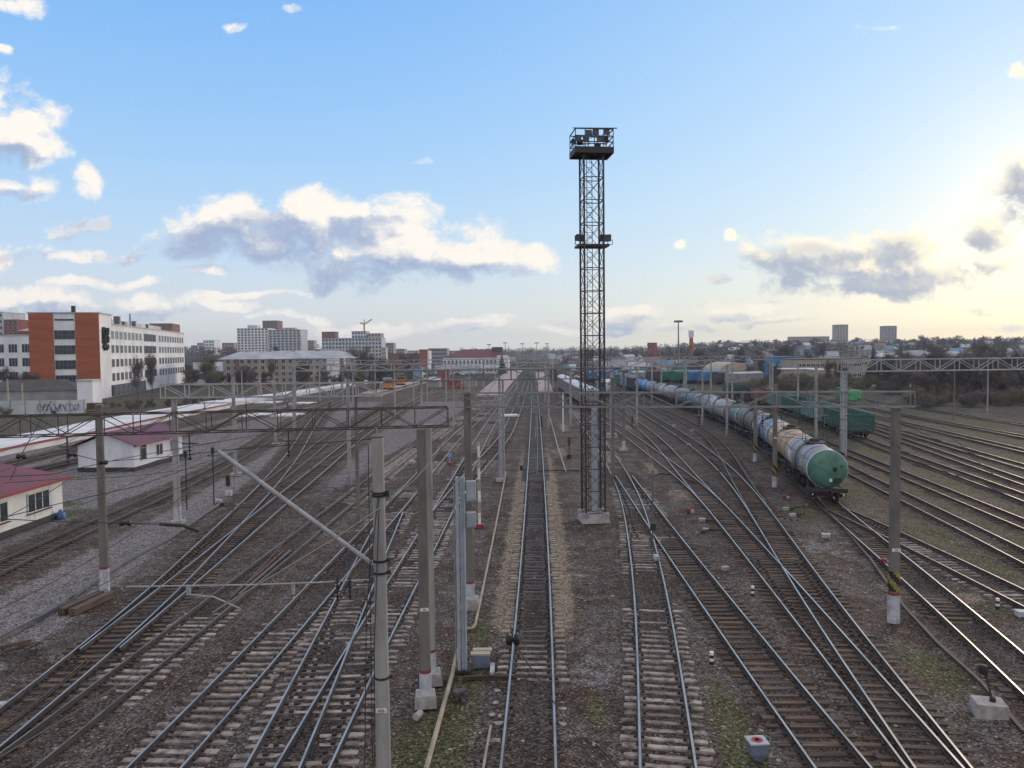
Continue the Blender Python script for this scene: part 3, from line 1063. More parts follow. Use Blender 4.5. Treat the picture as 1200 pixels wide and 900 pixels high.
mast('taller wooden pole at the foot of the brown trees, right one', 1157, 485, 10, .13, .1, 'concrete', cap=False)
mast('yellowish post in front of the graffiti wall, left one', 10, 482, 7.2, .2, .16, 'beige_metal', cap=False)
mast('yellowish post in front of the graffiti wall, right one', 27, 482, 6.2, .18, .15, 'beige_metal', cap=False)

# short white and red post by the cabinets
rt = thing('relay_post', 'slim white post with grey bands and a red foot behind the grey cabinets', 'post', gp(562, 618))
mb = MB()
for i in range(7):
    mb.lathe((0, 0, .25 + i * .78), [(.10, 0), (.095, .78)], 10, i % 2)
mb.build('pole', ['white_paint', 'concrete'], rt, smooth=True)
MB().box((0, 0, .12), (.62, .5, .26)).build('foot', 'red_paint', rt)
MB().box((0, 0, 5.8), (.2, .2, .2)).build('top_box', 'galv', rt)

# the pale steel post with two cabinets
rt = thing('cabinet_post', 'pale blue grey steel channel post carrying two grey cabinets', 'post', gp(542, 787))
MB().box((-.12, 0, 3.75), (.11, .2, 7.5)).box((.06, .02, 3.75), (.16, .08, 7.5)).box((.15, 0, 3.75), (.05, .2, 7.5)).build('channel', 'post_blue', rt)
MB().box((-.05, .05, .04), (.7, .5, .1)).build('base_plate', 'rust_steel', rt)
for z, hh in ((6.95, .75), (5.85, .55)):
    cb = MB().box((.40, .12, z), (.36, .3, hh)).build('cabinet', 'galv', rt)
    MB().box((.40, -.04, z), (.28, .02, hh * .8)).build('door', 'post_blue', cb)
MB().tube([(-.24, .05, 7.3), (-.24, .05, .1)], .025, 6).build('conduit', 'galv', rt)


# ------------------------------------------------------------------ overhead wires
def wire_run(label, line, s_sup, z_m=8.1, z_c=6.4):
    root = thing('overhead_wire', label, 'wire', (0, 0, 0), group='overhead wires above the tracks')
    B = LINES[line]
    ys = B[:, 1]
    cw, mw, n = [], [], 0
    for i in range(len(s_sup) - 1):
        a, b = s_sup[i], s_sup[i + 1]
        for k in range(10):
            f = k / 10
            y = a + (b - a) * f
            x = float(np.interp(y, ys, B[:, 0])) if ys[0] <= y else float(B[0, 0] + (y - ys[0]) * (B[1, 0] - B[0, 0]) / (B[1, 1] - B[0, 1]))
            zz = .28 * math.sin(math.pi * f) * (-1)
            cw.append((x + .2 * math.cos(i * math.pi), y, z_c))
            mw.append((x + .1 * math.cos(i * math.pi), y, z_m + 4.2 * zz))
            if k in (1, 3, 5, 7, 9) and y < 80 and y > 14:
                o = MB().tube([cw[-1], mw[-1]], .004, 4).build('dropper', 'wire', root)
    MB().tube(cw, [.0065 + .00026 * min(q[1], 60) for q in cw], 5).build('contact_wire', 'wire', root)
    MB().tube(mw, [.0065 + .00026 * min(q[1], 60) for q in mw], 5).build('messenger_wire', 'wire', root)


LINES_SORT = {}
for ln, sup in (('T2', (25, 53, 72, 118, 176, 240)), ('T3', (38, 55, 72, 118, 176, 240)), ('T4', (5, 25.5, 53, 72, 118, 176, 240)), ('T5', (5, 25.7, 54, 72, 118, 176, 240)), ('T7', (5, 26, 54, 72, 118, 176, 240)),
                ('T8', (36.4, 72, 118, 176, 240, 330)), ('T9', (36, 72, 122, 182, 250)), ('T10', (35.5, 62)), ('T11', (35, 72, 122, 182, 250)), ('T12', (35, 72, 122, 182, 250)), ('T14', (24, 35, 92, 122, 182, 240))):
    LB = LINES[ln]
    LINES[ln] = LB[np.argsort(LB[:, 1])]
    wire_run({'T2': 'thin wires above the outermost left turnout', 'T3': 'thin wires above the diverging left track', 'T4': 'thin wires above the brown-railed track', 'T5': 'thin wires above the bluish left track',
              'T7': 'thin wires above the track between mast and paired masts', 'T8': 'thin wires above the straight central track', 'T9': 'thin wires above the track curving past the tower',
              'T10': 'thin wires above the timber branch right of the tower', 'T11': 'thin wires above the left leg of the big turnout', 'T12': 'thin wires above the right leg of the big turnout', 'T14': 'thin wires above the tank wagon track'}[ln], ln, sup)
    LINES[ln] = LB


def feeder(label, xs, z, ys=(6, 39, 78, 118, 176, 240)):
    root = thing('feeder_wire', label, 'wire', (0, 0, 0), group='feeder wires along the mast lines')
    pts = []
    for (x0, x1), a, b in zip(zip(xs, xs[1:]), ys, ys[1:]):
        for k in range(8):
            f = k / 8
            pts.append((x0 + (x1 - x0) * f, a + (b - a) * f, z - 1.1 * math.sin(math.pi * f)))
    MB().tube(pts, [.0065 + .00026 * min(q[1], 60) for q in pts], 5).build('wire', 'wire', root)


feeder('feeder wire along the far left mast line', (-17, -20.9, -28.5, -35, -46, -58), 9.4)
feeder('lower feeder wire along the far left mast line', (-17.4, -21.3, -28.9, -35.4, -46.4, -58.4), 8.5)
feeder('feeder wire along the cabinet mast line', (-2.4, -2.3, -1.4, -.6, 0, 1), 10.2)
feeder('feeder wire along the striped mast line', (13.5, 17.6, 24.2, 29.5, 35, 42), 9.5)
feeder('lower feeder wire along the striped mast line', (13.2, 17.2, 23.8, 29.1, 34.6, 41.6), 8.6)
feeder('feeder wire along the row of tank wagons', (22, 27.5, 33.5, 38.3, 46, 55), 9.2)


def span_wire(label, pts, beads=(), r=.014, thick=None):
    root = thing('span_wire', label, 'wire', (0, 0, 0), group='cross-span wires')
    MB().tube(pts, r, 6).build('wire', 'wire', root)
    for p, rad in beads:
        p = Vector(p)
        MB().lathe((p.x, p.y, p.z), [(.03, -.16), (rad * .8, -.14), (rad, -.09), (rad * .7, -.03), (.05, -.02), (.05, .02), (rad * .7, .03), (rad, .09), (rad * .8, .14), (.03, .16)], 10, axis='X').build('insulator', 'porcelain', root, smooth=True)
    if thick:
        MB().tube(thick, .045, 8).build('dead_end_rod', 'black_iron', root)
    return root


P_ = lambda px, py, Y: tuple(at(px, py, Y))
span_wire('wire with a double black insulator ending in a dark rod above the pale gravel', [P_(-40, 606, 21), P_(60, 611, 21), P_(140, 613, 21), P_(185, 614, 21)], [(P_(147, 613, 21), .085)], thick=[P_(187, 614, 21), P_(215, 616, 21), P_(233, 623, 21)])
span_wire('wire with a dark insulator slanting over the red roof', [P_(12, 563, 24), P_(25, 533, 24.5), P_(60, 470, 26)], [(P_(25, 535, 24.5), .09)])
span_wire('wire with an insulator in front of the maroon roofed hut', [P_(60, 541, 27), P_(85, 532, 27), P_(120, 541, 27), P_(200, 535, 27), P_(330, 520, 27)], [(P_(85, 533, 27), .085), (P_(121, 542, 27), .09)])
span_wire('sagging wire from the far left across the white hut wall', [P_(-30, 560, 26), P_(60, 556, 27), P_(140, 538, 29), P_(230, 522, 32), P_(330, 505, 36)])
span_wire('lower sagging wire across the left gravel', [P_(-30, 615, 22), P_(70, 590, 24), P_(160, 570, 26), P_(260, 535, 30), P_(330, 515, 34)])
span_wire('wire with a round black insulator above the central track, close to the bridge', [P_(598, 733, 17.2), P_(601, 752, 17), P_(632, 797, 16.6), P_(700, 900, 15.8)], [(P_(601, 749, 17), .15)])
for px, top, Y in ((218, 520, 60), (250, 524, 62)):
    rt = thing('dwarf_post', 'thin dark insulator post standing in the gravel between the hut and the lone track', 'post', (at(px, 560, Y).x, Y, 0), group='dark insulator posts')
    MB().tube([(0, 0, 0), (0, 0, 4.6)], .05, 6).build('pole', 'black_iron', rt)
    MB().lathe((0, 0, 4.4), [(.05, -.3), (.2, -.2), (.1, -.1), (.2, 0), (.1, .1), (.2, .2), (.04, .35)], 10).build('insulator', 'porcelain', rt, smooth=True)
    MB().bar((-.5, 0, 4.0), (.5, 0, 4.0), .07).build('crossarm', 'black_iron', rt)

# ------------------------------------------------------------------ lattice floodlight tower
g_ = gp(695.5, 610)
tw = thing('floodlight_tower', 'tall dark lattice floodlight tower on a concrete base beside the central track', 'tower', (g_.x, g_.y, 0), R(7))
HB, HT, W2 = .65, 25.9, .69
NP = 16
mb = MB()
for sx in (-1, 1):
    for sy in (-1, 1):
        mb.bar((sx * W2, sy * W2, HB), (sx * W2, sy * W2, HT), .115)
mb.build('legs', 'tower_steel', tw)
mb = MB()
for i in range(NP + 1):
    z = HB + (HT - HB) * i / NP
    for q in ((-1, -1, 1, -1), (1, -1, 1, 1), (1, 1, -1, 1), (-1, 1, -1, -1)):
        mb.bar((q[0] * W2, q[1] * W2, z), (q[2] * W2, q[3] * W2, z), .055)
        if i < NP:
            z2 = HB + (HT - HB) * (i + 1) / NP
            mb.bar((q[0] * W2, q[1] * W2, z + .04), (q[2] * W2, q[3] * W2, z2 - .04), .034)
            mb.bar((q[2] * W2, q[3] * W2, z + .04), (q[0] * W2, q[1] * W2, z2 - .04), .034)
mb.build('bracing', 'tower_steel', tw)
mb = MB()
for s in (-1, 1):
    mb.bar((-.1 + s * .19, .25, HB), (-.1 + s * .19, .25, HT + .2), .04)
z = HB
while z < HT:
    mb.bar((-.29, .25, z), (.09, .25, z), .025)
    z += .35
mb.build('ladder', 'rust_steel', tw)
MB().box((.12, .1, 4.4), (.42, .06, 7.4)).build('cable_duct', 'post_blue', tw)
mb = MB()
mb.add([(-1.02, -1.02, 0), (1.02, -1.02, 0), (1.02, 1.02, 0), (-1.02, 1.02, 0), (-.9, -.9, .42), (.9, -.9, .42), (.9, .9, .42), (-.9, .9, .42)], [(0, 1, 5, 4), (1, 2, 6, 5), (2, 3, 7, 6), (3, 0, 4, 7), (4, 5, 6, 7)])
for sx in (-1, 1):
    for sy in (-1, 1):
        mb.box((sx * .74, sy * .74, .55), (.42, .42, .3))
mb.build('foundation', 'concrete_base', tw)
# crown
cr = MB()
cr.box((0, 0, HT + .28), (2.7, 2.0, .10))
for s in (-1, 1):
    cr.box((0, s * 1.0, HT + .2), (2.74, .06, .42)).box((s * 1.35, 0, HT + .2), (.06, 1.94, .42))
for s in (-1, 1):
    cr.bar((s * W2, -W2, HT), (s * W2, W2, HT + .2), .12)
plat = cr.build('crown_platform', 'tower_steel', tw)
rl = MB()
for z in (HT + .75, HT + 1.15, HT + 1.62):
    for s in (-1, 1):
        rl.bar((-1.35, s * .98, z), (1.35, s * .98, z), .06)
        rl.bar((s * 1.33, -.98, z), (s * 1.33, .98, z), .06)
for x in (-1.33, -.66, 0, .66, 1.33):
    for s in (-1, 1):
        rl.bar((x, s * .98, HT + .3), (x, s * .98, HT + 1.62), .05)
rl.bar((-1.5, -.98, HT + 1.64), (1.6, -.98, HT + 1.70), .06)
rl.build('railing', 'tower_steel', plat)


def flood():
    f_ = MB()
    f_.add([(-.3, -.05, -.25), (.3, -.05, -.25), (.3, -.05, .25), (-.3, -.05, .25), (-.2, .32, -.17), (.2, .32, -.17), (.2, .32, .17), (-.2, .32, .17)],
           [(0, 1, 2, 3), (7, 6, 5, 4), (4, 5, 1, 0), (5, 6, 2, 1), (6, 7, 3, 2), (7, 4, 0, 3)])
    f_.add([(-.26, -.056, -.21), (.26, -.056, -.21), (.26, -.056, .21), (-.26, -.056, .21)], [(0, 1, 2, 3)], 1)
    f_.bar((-.34, .1, -.1), (-.34, .1, -.45), .04, m=0).bar((.34, .1, -.1), (.34, .1, -.45), .04, m=0).bar((-.34, .1, -.45), (.34, .1, -.45), .04, m=0)
    return f_.mesh('floodlight', ['black_iron', 'glass'])


FL = flood()
for x, y, z, a in ((-1.15, -.95, 1.0, 0), (-.4, -.95, 1.35, 0), (.1, -.95, 1.4, .2), (.85, -.95, 1.42, 0), (.45, -.95, .95, 0), (-.6, -.95, .9, 0), (-1.25, .5, 1.1, -1.57), (1.25, .4, 1.3, 1.57), (-.6, .95, 1.2, 3.14), (.7, .95, 1.0, 3.14)):
    put('floodlight', FL, tw, (x, y, HT + z), a).scale = (.75, .75, .75)
z = HB + (HT - HB) * 12 / NP
md = MB().box((0, 0, z), (2.2, 1.5, .16)).build('middle_platform', 'tower_steel', tw)
for x, a in ((-.98, .5), (.98, -.5), (.75, .2)):
    put('floodlight', FL, tw, (x, -.55, z + .5), a)

# far lamp masts
for px, ptop, Y, r, lab in ((795, 377, 300, .32, 'tall thin lamp mast with a round lamp head above the far wagons'), (573, 404, 620, .3, 'hair-thin lamp mast on the horizon above the station'), (592, 402, 650, .3, 'hair-thin lamp mast on the horizon above the station'),
                            (612, 403, 650, .3, 'hair-thin lamp mast on the horizon above the station'), (629, 402, 620, .3, 'hair-thin lamp mast on the horizon above the station'), (641, 403, 700, .3, 'hair-thin lamp mast on the horizon above the station')):
    tp = at(px, ptop, Y)
    rt = thing('lamp_mast', lab, 'lamp mast', (tp.x, Y, 0), group='lamp masts' if Y > 500 else None)
    MB().tube([(0, 0, 0), (0, 0, tp.z * .55), (0, 0, tp.z)], [r * 1.2, r, r * .6], 8).build('pole', 'galv_dark', rt)
    MB().lathe((0, 0, tp.z), [(.3, -.3), (1.1, -.1), (1.1, .4), (.4, .6)], 10).build('lamp_head', 'galv', rt)
    for k in range(6):
        an = k * math.pi / 3
        MB().box((math.cos(an) * 1.4, math.sin(an) * 1.4, tp.z + .1), (.6, .6, .7), an).build('lamp', 'galv_dark', rt)
# ------------------------------------------------------------------ rolling stock
def tank_paint(name, c1, c2, stain=(.03, .028, .03), band=None, rear=None):
    m = mat(name, c1, .5, c2, .9, bump=0)
    t = NT(m.node_tree)
    b = m.node_tree.nodes['Principled BSDF']
    src = b.inputs['Base Color'].links[0].from_socket
    tc = t.n('ShaderNodeTexCoord')
    s = t.n('ShaderNodeSeparateXYZ')
    t.put(s.inputs[0], tc.outputs['Object'])
    mp = t.n('ShaderNodeMapping')
    t.put(mp.inputs[0], tc.outputs['Object'])
    mp.inputs['Scale'].default_value = (.5, 3.5, .35)
    nz = t.noise(mp.outputs[0], 1.6, 5, .6)
    ay = t.m('ABSOLUTE', s.outputs[1])
    if rear:
        # the far third painted another colour
        src = t.mix(t.m('GREATER_THAN', s.outputs[1], rear[0]), src, rear[1])
    if band:
        src = t.mix(t.m('MULTIPLY', t.ss(ay, .62, .5), 1.0), src, band)
    f = t.m('MULTIPLY', t.ss(ay, 1.6, .3), t.ss(nz, .42, .60))
    src = t.mix(t.m('MULTIPLY', f, .85), src, stain)
    # road dirt thrown up on the belly and dried drips
    src = t.mix(t.m('MULTIPLY', t.ss(nz, .52, .72), .55), src, tuple(x * .35 for x in c2))
    t.put(b.inputs['Base Color'], src)
    return m


TP = [
    ('grey', (.30, .30, .34), (.19, .19, .22), None, (3.3, (.30, .30, .33))),
    ('orange', (.47, .31, .18), (.34, .25, .18), None, (-.9, (.50, .36, .24))),
    ('blue_grey', (.22, .27, .40), (.15, .19, .29), (.03, .05, .14), None),
    ('olive_brown', (.15, .125, .10), (.10, .085, .075), None, (3.0, (.17, .17, .20))),
    ('teal_grey', (.16, .28, .28), (.10, .15, .17), None, (-2.0, (.17, .165, .19))),
    ('stained_white', (.44, .44, .47), (.26, .26, .29), None, None),
    ('grey_lilac', (.30, .30, .34), (.19, .19, .22), None, None),
    ('slate_blue', (.17, .25, .32), (.12, .16, .22), None, None),
    ('grey_lilac', None, None, None, None),
    ('stained_white', None, None, None, None),
    ('pale_lilac', (.26, .25, .31), (.18, .17, .22), None, None),
    ('sky_blue', (.20, .38, .58), (.14, .25, .42), None, None),
    ('strong_blue', (.08, .26, .58), (.05, .17, .40), (.45, .5, .55), None),
]
PM = {}
for nm, c1, c2, band, rear in TP:
    if c1 and nm not in PM:
        PM[nm] = tank_paint('tank_' + nm, c1, c2, band=band, rear=rear)

HL = 5.25           # half length of the straight barrel
AX = 2.78           # axis above ground
RT = 1.5


def make_tank():
    root = thing('tank_wagon', 'x', 'tank wagon', (0, 0, 0), group='tank wagons coupled in one long row')
    MB().lathe((0, 0, AX), [(RT, -HL), (RT, -HL * .33), (RT, HL * .33), (RT, HL)], 40, axis='Y').build('barrel', 'concrete', root, smooth=True)
    for s in (-1, 1):
        prof = [(RT, 0), (RT * .97, .12), (RT * .86, .27), (RT * .66, .40), (RT * .38, .48), (.02, .51)]
        mb = MB()
        mb.lathe((0, s * HL, AX), [(r, z * s) for r, z in prof], 40, axis='Y')
        mb.build('end_dome', 'green_paint', root, smooth=True)
        mb = MB().lathe((0, s * (HL - .1), AX), [(RT + .004, -.10), (RT + .03, -.09), (RT + .03, .09), (RT + .004, .10)], 40, axis='Y')
        mb.build('rim', 'white_paint', root, smooth=True)
    for y in (-2.9, 2.9):
        MB().lathe((0, y, AX), [(RT + .004, -.05), (RT + .02, -.05), (RT + .02, .05), (RT + .004, .05)], 40, axis='Y').build('strap', 'black_iron', root, smooth=True)
    dm = MB().lathe((0, 0, AX + RT - .05), [(.42, 0), (.42, .28), (.36, .36), (0, .40)], 16).build('manhole', 'black_iron', root, smooth=True)
    MB().lathe((0, .95, AX + RT - .04), [(.16, 0), (.16, .22), (0, .26)], 10).build('valve', 'black_iron', root)
    mb = MB().box((0, 0, AX + RT + .03), (1.7, 1.5, .05)).box((0, 0, AX + RT + .055), (1.1, 2.6, .04))
    for x in (-.85, .85):
        for y in (-.72, .72):
            mb.bar((x, y, AX + RT), (x, y, AX + RT + .75), .035)
        mb.bar((x, -.72, AX + RT + .74), (x, .72, AX + RT + .74), .035)
    mb.build('walkway', 'black_iron', root)
    for s in (-1, 1):
        mb = MB()
        an0, an1 = R(80), R(-25)
        for y in (-.2, .2):
            pts = [(s * math.cos(an0 + (an1 - an0) * k / 8) * (RT + .1), y + s * .15, AX + math.sin(an0 + (an1 - an0) * k / 8) * (RT + .1)) for k in range(9)]
            for p, q in zip(pts, pts[1:]):
                mb.bar(p, q, .035)
            mb.bar(pts[-1], (s * 1.5, y + s * .15, 1.1), .035)
        for k in range(9):
            an = an0 + (an1 - an0) * k / 8
            mb.bar((s * math.cos(an) * (RT + .1), -.2 + s * .15, AX + math.sin(an) * (RT + .1)), (s * math.cos(an) * (RT + .1), .2 + s * .15, AX + math.sin(an) * (RT + .1)), .03)
        mb.build('ladder', 'black_iron', root)
    # frame
    mb = MB().box((0, 0, 1.18), (.55, 11.3, .30))
    for s in (-1, 1):
        mb.box((0, s * 5.5, 1.15), (2.9, .28, .32))
        for x in (-1, 1):
            mb.bar((x * 1.35, s * 5.5, 1.1), (x * 1.35, s * 3.9, 1.1), .12, .2)
            mb.box((x * .95, s * 3.6, 1.42), (.5, .9, .5))
            mb.bar((x * 1.25, s * 5.6, 1.0), (x * 1.25, s * 5.6, .55), .05)
    mb.tube([(.55, -2.6, .82), (.55, -1.2, .82)], .17, 10).box((-.6, .6, .85), (.5, 1.2, .35)).bar((-.3, -3, .72), (.3, 3, .72), .05)
    mb.build('underframe', 'black_iron', root)
    for s in (-1, 1):
        cpl = MB().box((0, s * 5.85, 1.06), (.22, .5, .22)).box((.05, s * 6.02, 1.06), (.4, .16, .3)).build('coupler', 'rust_steel', root)
        for x in (-1.15, 1.15):
            MB().box((x, s * 5.66, .84), (.09, .05, .09)).build('tail_lamp_bracket', 'white_paint', cpl)
        bg_ = MB()
        for x in (-1.02, 1.02):
            bg_.box((x, s * 3.9, .72), (.16, 2.5, .22)).box((x, s * 3.9, .55), (.2, .55, .42))
            for w in (-.925, .925):
                bg_.box((x * 1.06, s * 3.9 + w, .66), (.16, .3, .3))
        bg_.box((0, s * 3.9, .75), (2.0, .4, .25))
        bo = bg_.build('bogie', 'black_iron', root)
        for w in (-.925, .925):
            ws = MB()
            for x in (-.79, .79):
                ws.lathe((x, s * 3.9 + w, .675), [(.30, -.07), (.475, -.065), (.475, .05), (.50, .055), (.50, .075), (.2, .08)], 20, axis='X')
            ws.tube([(-.79, s * 3.9 + w, .675), (.79, s * 3.9 + w, .675)], .08, 8)
            ws.build('wheelset', 'rust_steel', bo)
    return root


def place_on(line, s, root, half=3.9):
    B = LINES[line]
    p, _ = path_at(B, s - half)
    q, _ = path_at(B, s + half)
    c = (p + q) / 2
    d = q - p
    root.location = (c.x, c.y, 0)
    root.rotation_euler = (0, 0, math.atan2(d.y, d.x) - math.pi / 2)
    return root


tank0 = make_tank()
M['end_green'] = tank_paint('end_green', (.075, .205, .155), (.045, .13, .10), stain=(.05, .09, .075))
faces = ['green_paint', 'orange', 'blue_grey', 'olive_brown', 'teal_grey', 'stained_white', 'grey_lilac', 'slate_blue', 'grey_lilac', 'stained_white', 'pale_lilac', 'sky_blue', 'strong_blue']
tlabels = ['nearest tank wagon, grey barrel with a big green end and white rim', 'orange tan tank wagon coupled behind the grey green-ended one', 'blue grey tank wagon with a dark blue waist band', 'olive brown tank wagon behind the blue banded one',
           'teal and grey tank wagon with a white rim behind the olive brown one', 'whitish stained tank wagon, sixth from the front of the row', 'lilac grey tank wagon, seventh from the front of the row', 'slate blue tank wagon, eighth from the front of the row',
           'lilac grey tank wagon, ninth from the front of the row', 'whitish stained tank wagon, tenth from the front of the row', 'pale lilac tank wagon, just before the two blue ones', 'sky blue tank wagon near the far end of the row', 'strong blue tank wagon with white streaks at the far end of the row']
B14 = LINES['T14']
g_ = gp(975.5, 594)
s0 = nearest_s(B14, g_.x, g_.y) + 5.9
tanks = []
for i in range(13):
    o = tank0 if i == 0 else dup(tank0, (0, 0, 0))
    o['label'] = tlabels[i]
    place_on('T14', s0 + 12.02 * i, o)
    tanks.append(o)
for i, o in enumerate(tanks):
    for ch in o.children:
        nm = ch.name.split('.')[0]
        if nm == 'barrel':
            setmat(ch, PM[TP[i][0]])
        elif nm == 'end_dome':
            setmat(ch, M['end_green'] if i == 0 else PM[faces[i]])
        elif nm == 'rim':
            setmat(ch, 'white_paint' if i in (0, 2, 4) else PM[faces[i]])
# paint patches of the first wagon: a white square, scrawled letters, a tarry smear on the end
t0 = tanks[0]


def shell_patch(y0, y1, a0, a1, r, m, name, parent, n=6):
    mb = MB()
    vs = []
    for k in range(n + 1):
        an = R(a0 + (a1 - a0) * k / n)
        vs += [(math.cos(an) * r, y0, AX + math.sin(an) * r), (math.cos(an) * r, y1, AX + math.sin(an) * r)]
    mb.add(vs, [(2 * k, 2 * k + 1, 2 * k + 3, 2 * k + 2) for k in range(n)])
    return mb.build(name, m, parent, smooth=True)


shell_patch(2.3, 4.3, 165, 205, RT + .006, 'white_paint', 'white_patch', t0)
scr = MB()
for y, z, s in ((-3.1, .25, .8), (-2.6, .3, .7), (-2.15, .22, .75)):
    pts = []
    for k in range(14):
        a = k / 13 * 6.3
        an = math.pi - (z + .38 * s * math.sin(a) * (1 if k % 5 else .6)) / RT + .12
        pts.append((math.cos(an) * (RT + .015), y + .19 * math.cos(a * 1.5), AX + math.sin(an) * (RT + .015)))
    for p, q in zip(pts, pts[1:]):
        scr.bar(p, q, .07, .02)
scr.build('graffiti', 'white_paint', t0)
MB().box((.45, -HL - .52, AX + .05), (.30, .05, .3)).build('placard', 'black_paint', t0)
MB().box((.95, -HL - .42, AX + .28), (.14, .05, .14)).build('placard', 'black_paint', t0)
MB().box((.62, -HL - .42, AX - .82), (.6, .05, .45)).build('placard', 'plinth_dark', t0)
MB().box((.16, -HL - .47, AX - .8), (.2, .04, .25)).build('placard', 'white_paint', t0)


def make_box_wagon(name, label, L, body_h, roofed, mb_body='green_paint', roof='galv_dark', group=None, ribs=True):
    root = thing(name, label, 'freight wagon', (0, 0, 0), group=group)
    W = 1.53
    z0, z1 = 1.25, 1.25 + body_h
    hl = L / 2 - .55
    mb = MB()
    t_ = .08
    mb.box((0, 0, z0 + .05), (2 * W, 2 * hl, .1))
    for s in (-1, 1):
        mb.box((s * (W - t_ / 2), 0, (z0 + z1) / 2 + .05), (t_, 2 * hl, z1 - z0 - .1))
        mb.box((0, s * (hl - t_ / 2), (z0 + z1) / 2 + .05), (2 * W - 2 * t_, t_, z1 - z0 - .1))
    bo = mb.build('body', mb_body, root)
    rb = MB()
    n = 8
    for s in (-1, 1):
        for k in range(n + 1):
            y = -hl + .06 + (2 * hl - .12) * k / n
            rb.box((s * (W + .045), y, (z0 + z1) / 2), (.09, .13, z1 - z0 - .02))
        rb.box((s * (W + .03), 0, z1 + .02), (.14, 2 * hl, .12))
        for z in np.linspace(z0 + .25, z1 - .15, 4):
            rb.box((0, s * (hl + .05), float(z)), (2 * W - .1, .10, .10))
        for x in (-W + .06, W - .06):
            rb.box((x, s * (hl + .055), (z0 + z1) / 2), (.12, .11, z1 - z0))
    rb.build('ribs', mb_body, root)
    if roofed:
        poly = [(math.cos(R(a)) * (W + .05), z1 + .08 + math.sin(R(a)) * .62) for a in range(0, 181, 18)]
        MB().prism(poly, -hl - .05, hl + .05).build('roof', roof, root)
    fr = MB().box((0, 0, 1.08), (.5, L - .9, .3))
    for s in (-1, 1):
        fr.box((0, s * (hl - .05), 1.06), (2.8, .2, .32))
    fr.build('underframe', 'black_iron', root)
    for s in (-1, 1):
        MB().box((0, s * (L / 2 - .25), 1.06), (.3, .6, .26)).build('coupler', 'rust_steel', root)
        yb = s * (L / 2 - 2.6)
        bg_ = MB()
        for x in (-1.02, 1.02):
            bg_.box((x, yb, .7), (.16, 2.5, .26)).box((x, yb, .55), (.2, .55, .42))
        bg_.box((0, yb, .74), (2.1, .4, .22))
        b2 = bg_.build('bogie', 'black_iron', root)
        for w in (-.925, .925):
            ws = MB()
            for x in (-.79, .79):
                ws.lathe((x, yb + w, .675), [(.3, -.07), (.475, -.065), (.475, .07), (.2, .08)], 16, axis='X')
            ws.tube([(-.79, yb + w, .675), (.79, yb + w, .675)], .08, 8)
            ws.build('wheelset', 'rust_steel', b2)
    return root


def paint_wagon(o, body, roof=None):
    for ch in o.children:
        nm = ch.name.split('.')[0]
        if nm in ('body', 'ribs'):
            setmat(ch, body)
        elif nm == 'roof' and roof:
            setmat(ch, roof)


M['gondola_green'] = mat('gondola_green', (.035, .115, .10), .65, (.025, .07, .066), .9)
M['gondola_pale'] = mat('gondola_pale_green', (.13, .24, .22), .7, (.08, .16, .15), .9)
M['gondola_red'] = mat('gondola_red', (.23, .06, .055), .75, (.14, .045, .04), .9)
gon0 = make_box_wagon('open_wagon', 'x', 13.92, 2.15, False, 'gondola_green', group='open freight wagons in a row')
B18 = LINES['T18']
g_ = gp(1016, 517)
s1 = nearest_s(B18, g_.x, g_.y) + 6.9
for i, (c_, lab) in enumerate((('gondola_green', 'nearest dark green open wagon at the end of its row'), ('gondola_pale', 'faded pale green open wagon, second in its row'), ('gondola_green', 'dark green open wagon, third in its row behind the faded one'),
                               ('gondola_pale', 'faded green open wagon next to the red one'), ('gondola_red', 'dull red open wagon in the row of green ones'), ('plinth_dark', 'dark open wagon beyond the red one'), ('gondola_green', 'far green open wagon, last of its row'))):
    o = gon0 if i == 0 else dup(gon0, (0, 0, 0))
    o['label'] = lab
    place_on('T18', s1 + 13.92 * i, o, 4.3)
    paint_wagon(o, c_)

box0 = make_box_wagon('covered_wagon', 'x', 14.73, 2.75, True, 'green_paint', group='covered freight wagons')
sB = s0 + 12.02 * 13 + 1.6
for i, (c_, rf, lab) in enumerate((('facade_dark', 'galv_dark', 'dark covered wagon coupled behind the last blue tank wagon'), ('blue_pale', 'galv_dark', 'pale blue covered wagon at the far end of the tank row'), ('green_paint', 'gondola_pale', 'green covered wagon at the very far end of the tank row'))):
    o = box0 if i == 0 else dup(box0, (0, 0, 0))
    o['label'] = lab
    place_on('T14', sB + 14.73 * i, o, 4.6)
    paint_wagon(o, c_, rf)
for i in range(6):
    o = dup(box0, (0, 0, 0), label='white-roofed covered wagon in the short train just left of the lattice tower', group='white-roofed wagons in a short train')
    B11 = LINES['T11']
    place_on('T11', nearest_s(B11, 15.2, 160) + 14.73 * i, o, 4.6)
    paint_wagon(o, 'facade_grey', 'roof_white')
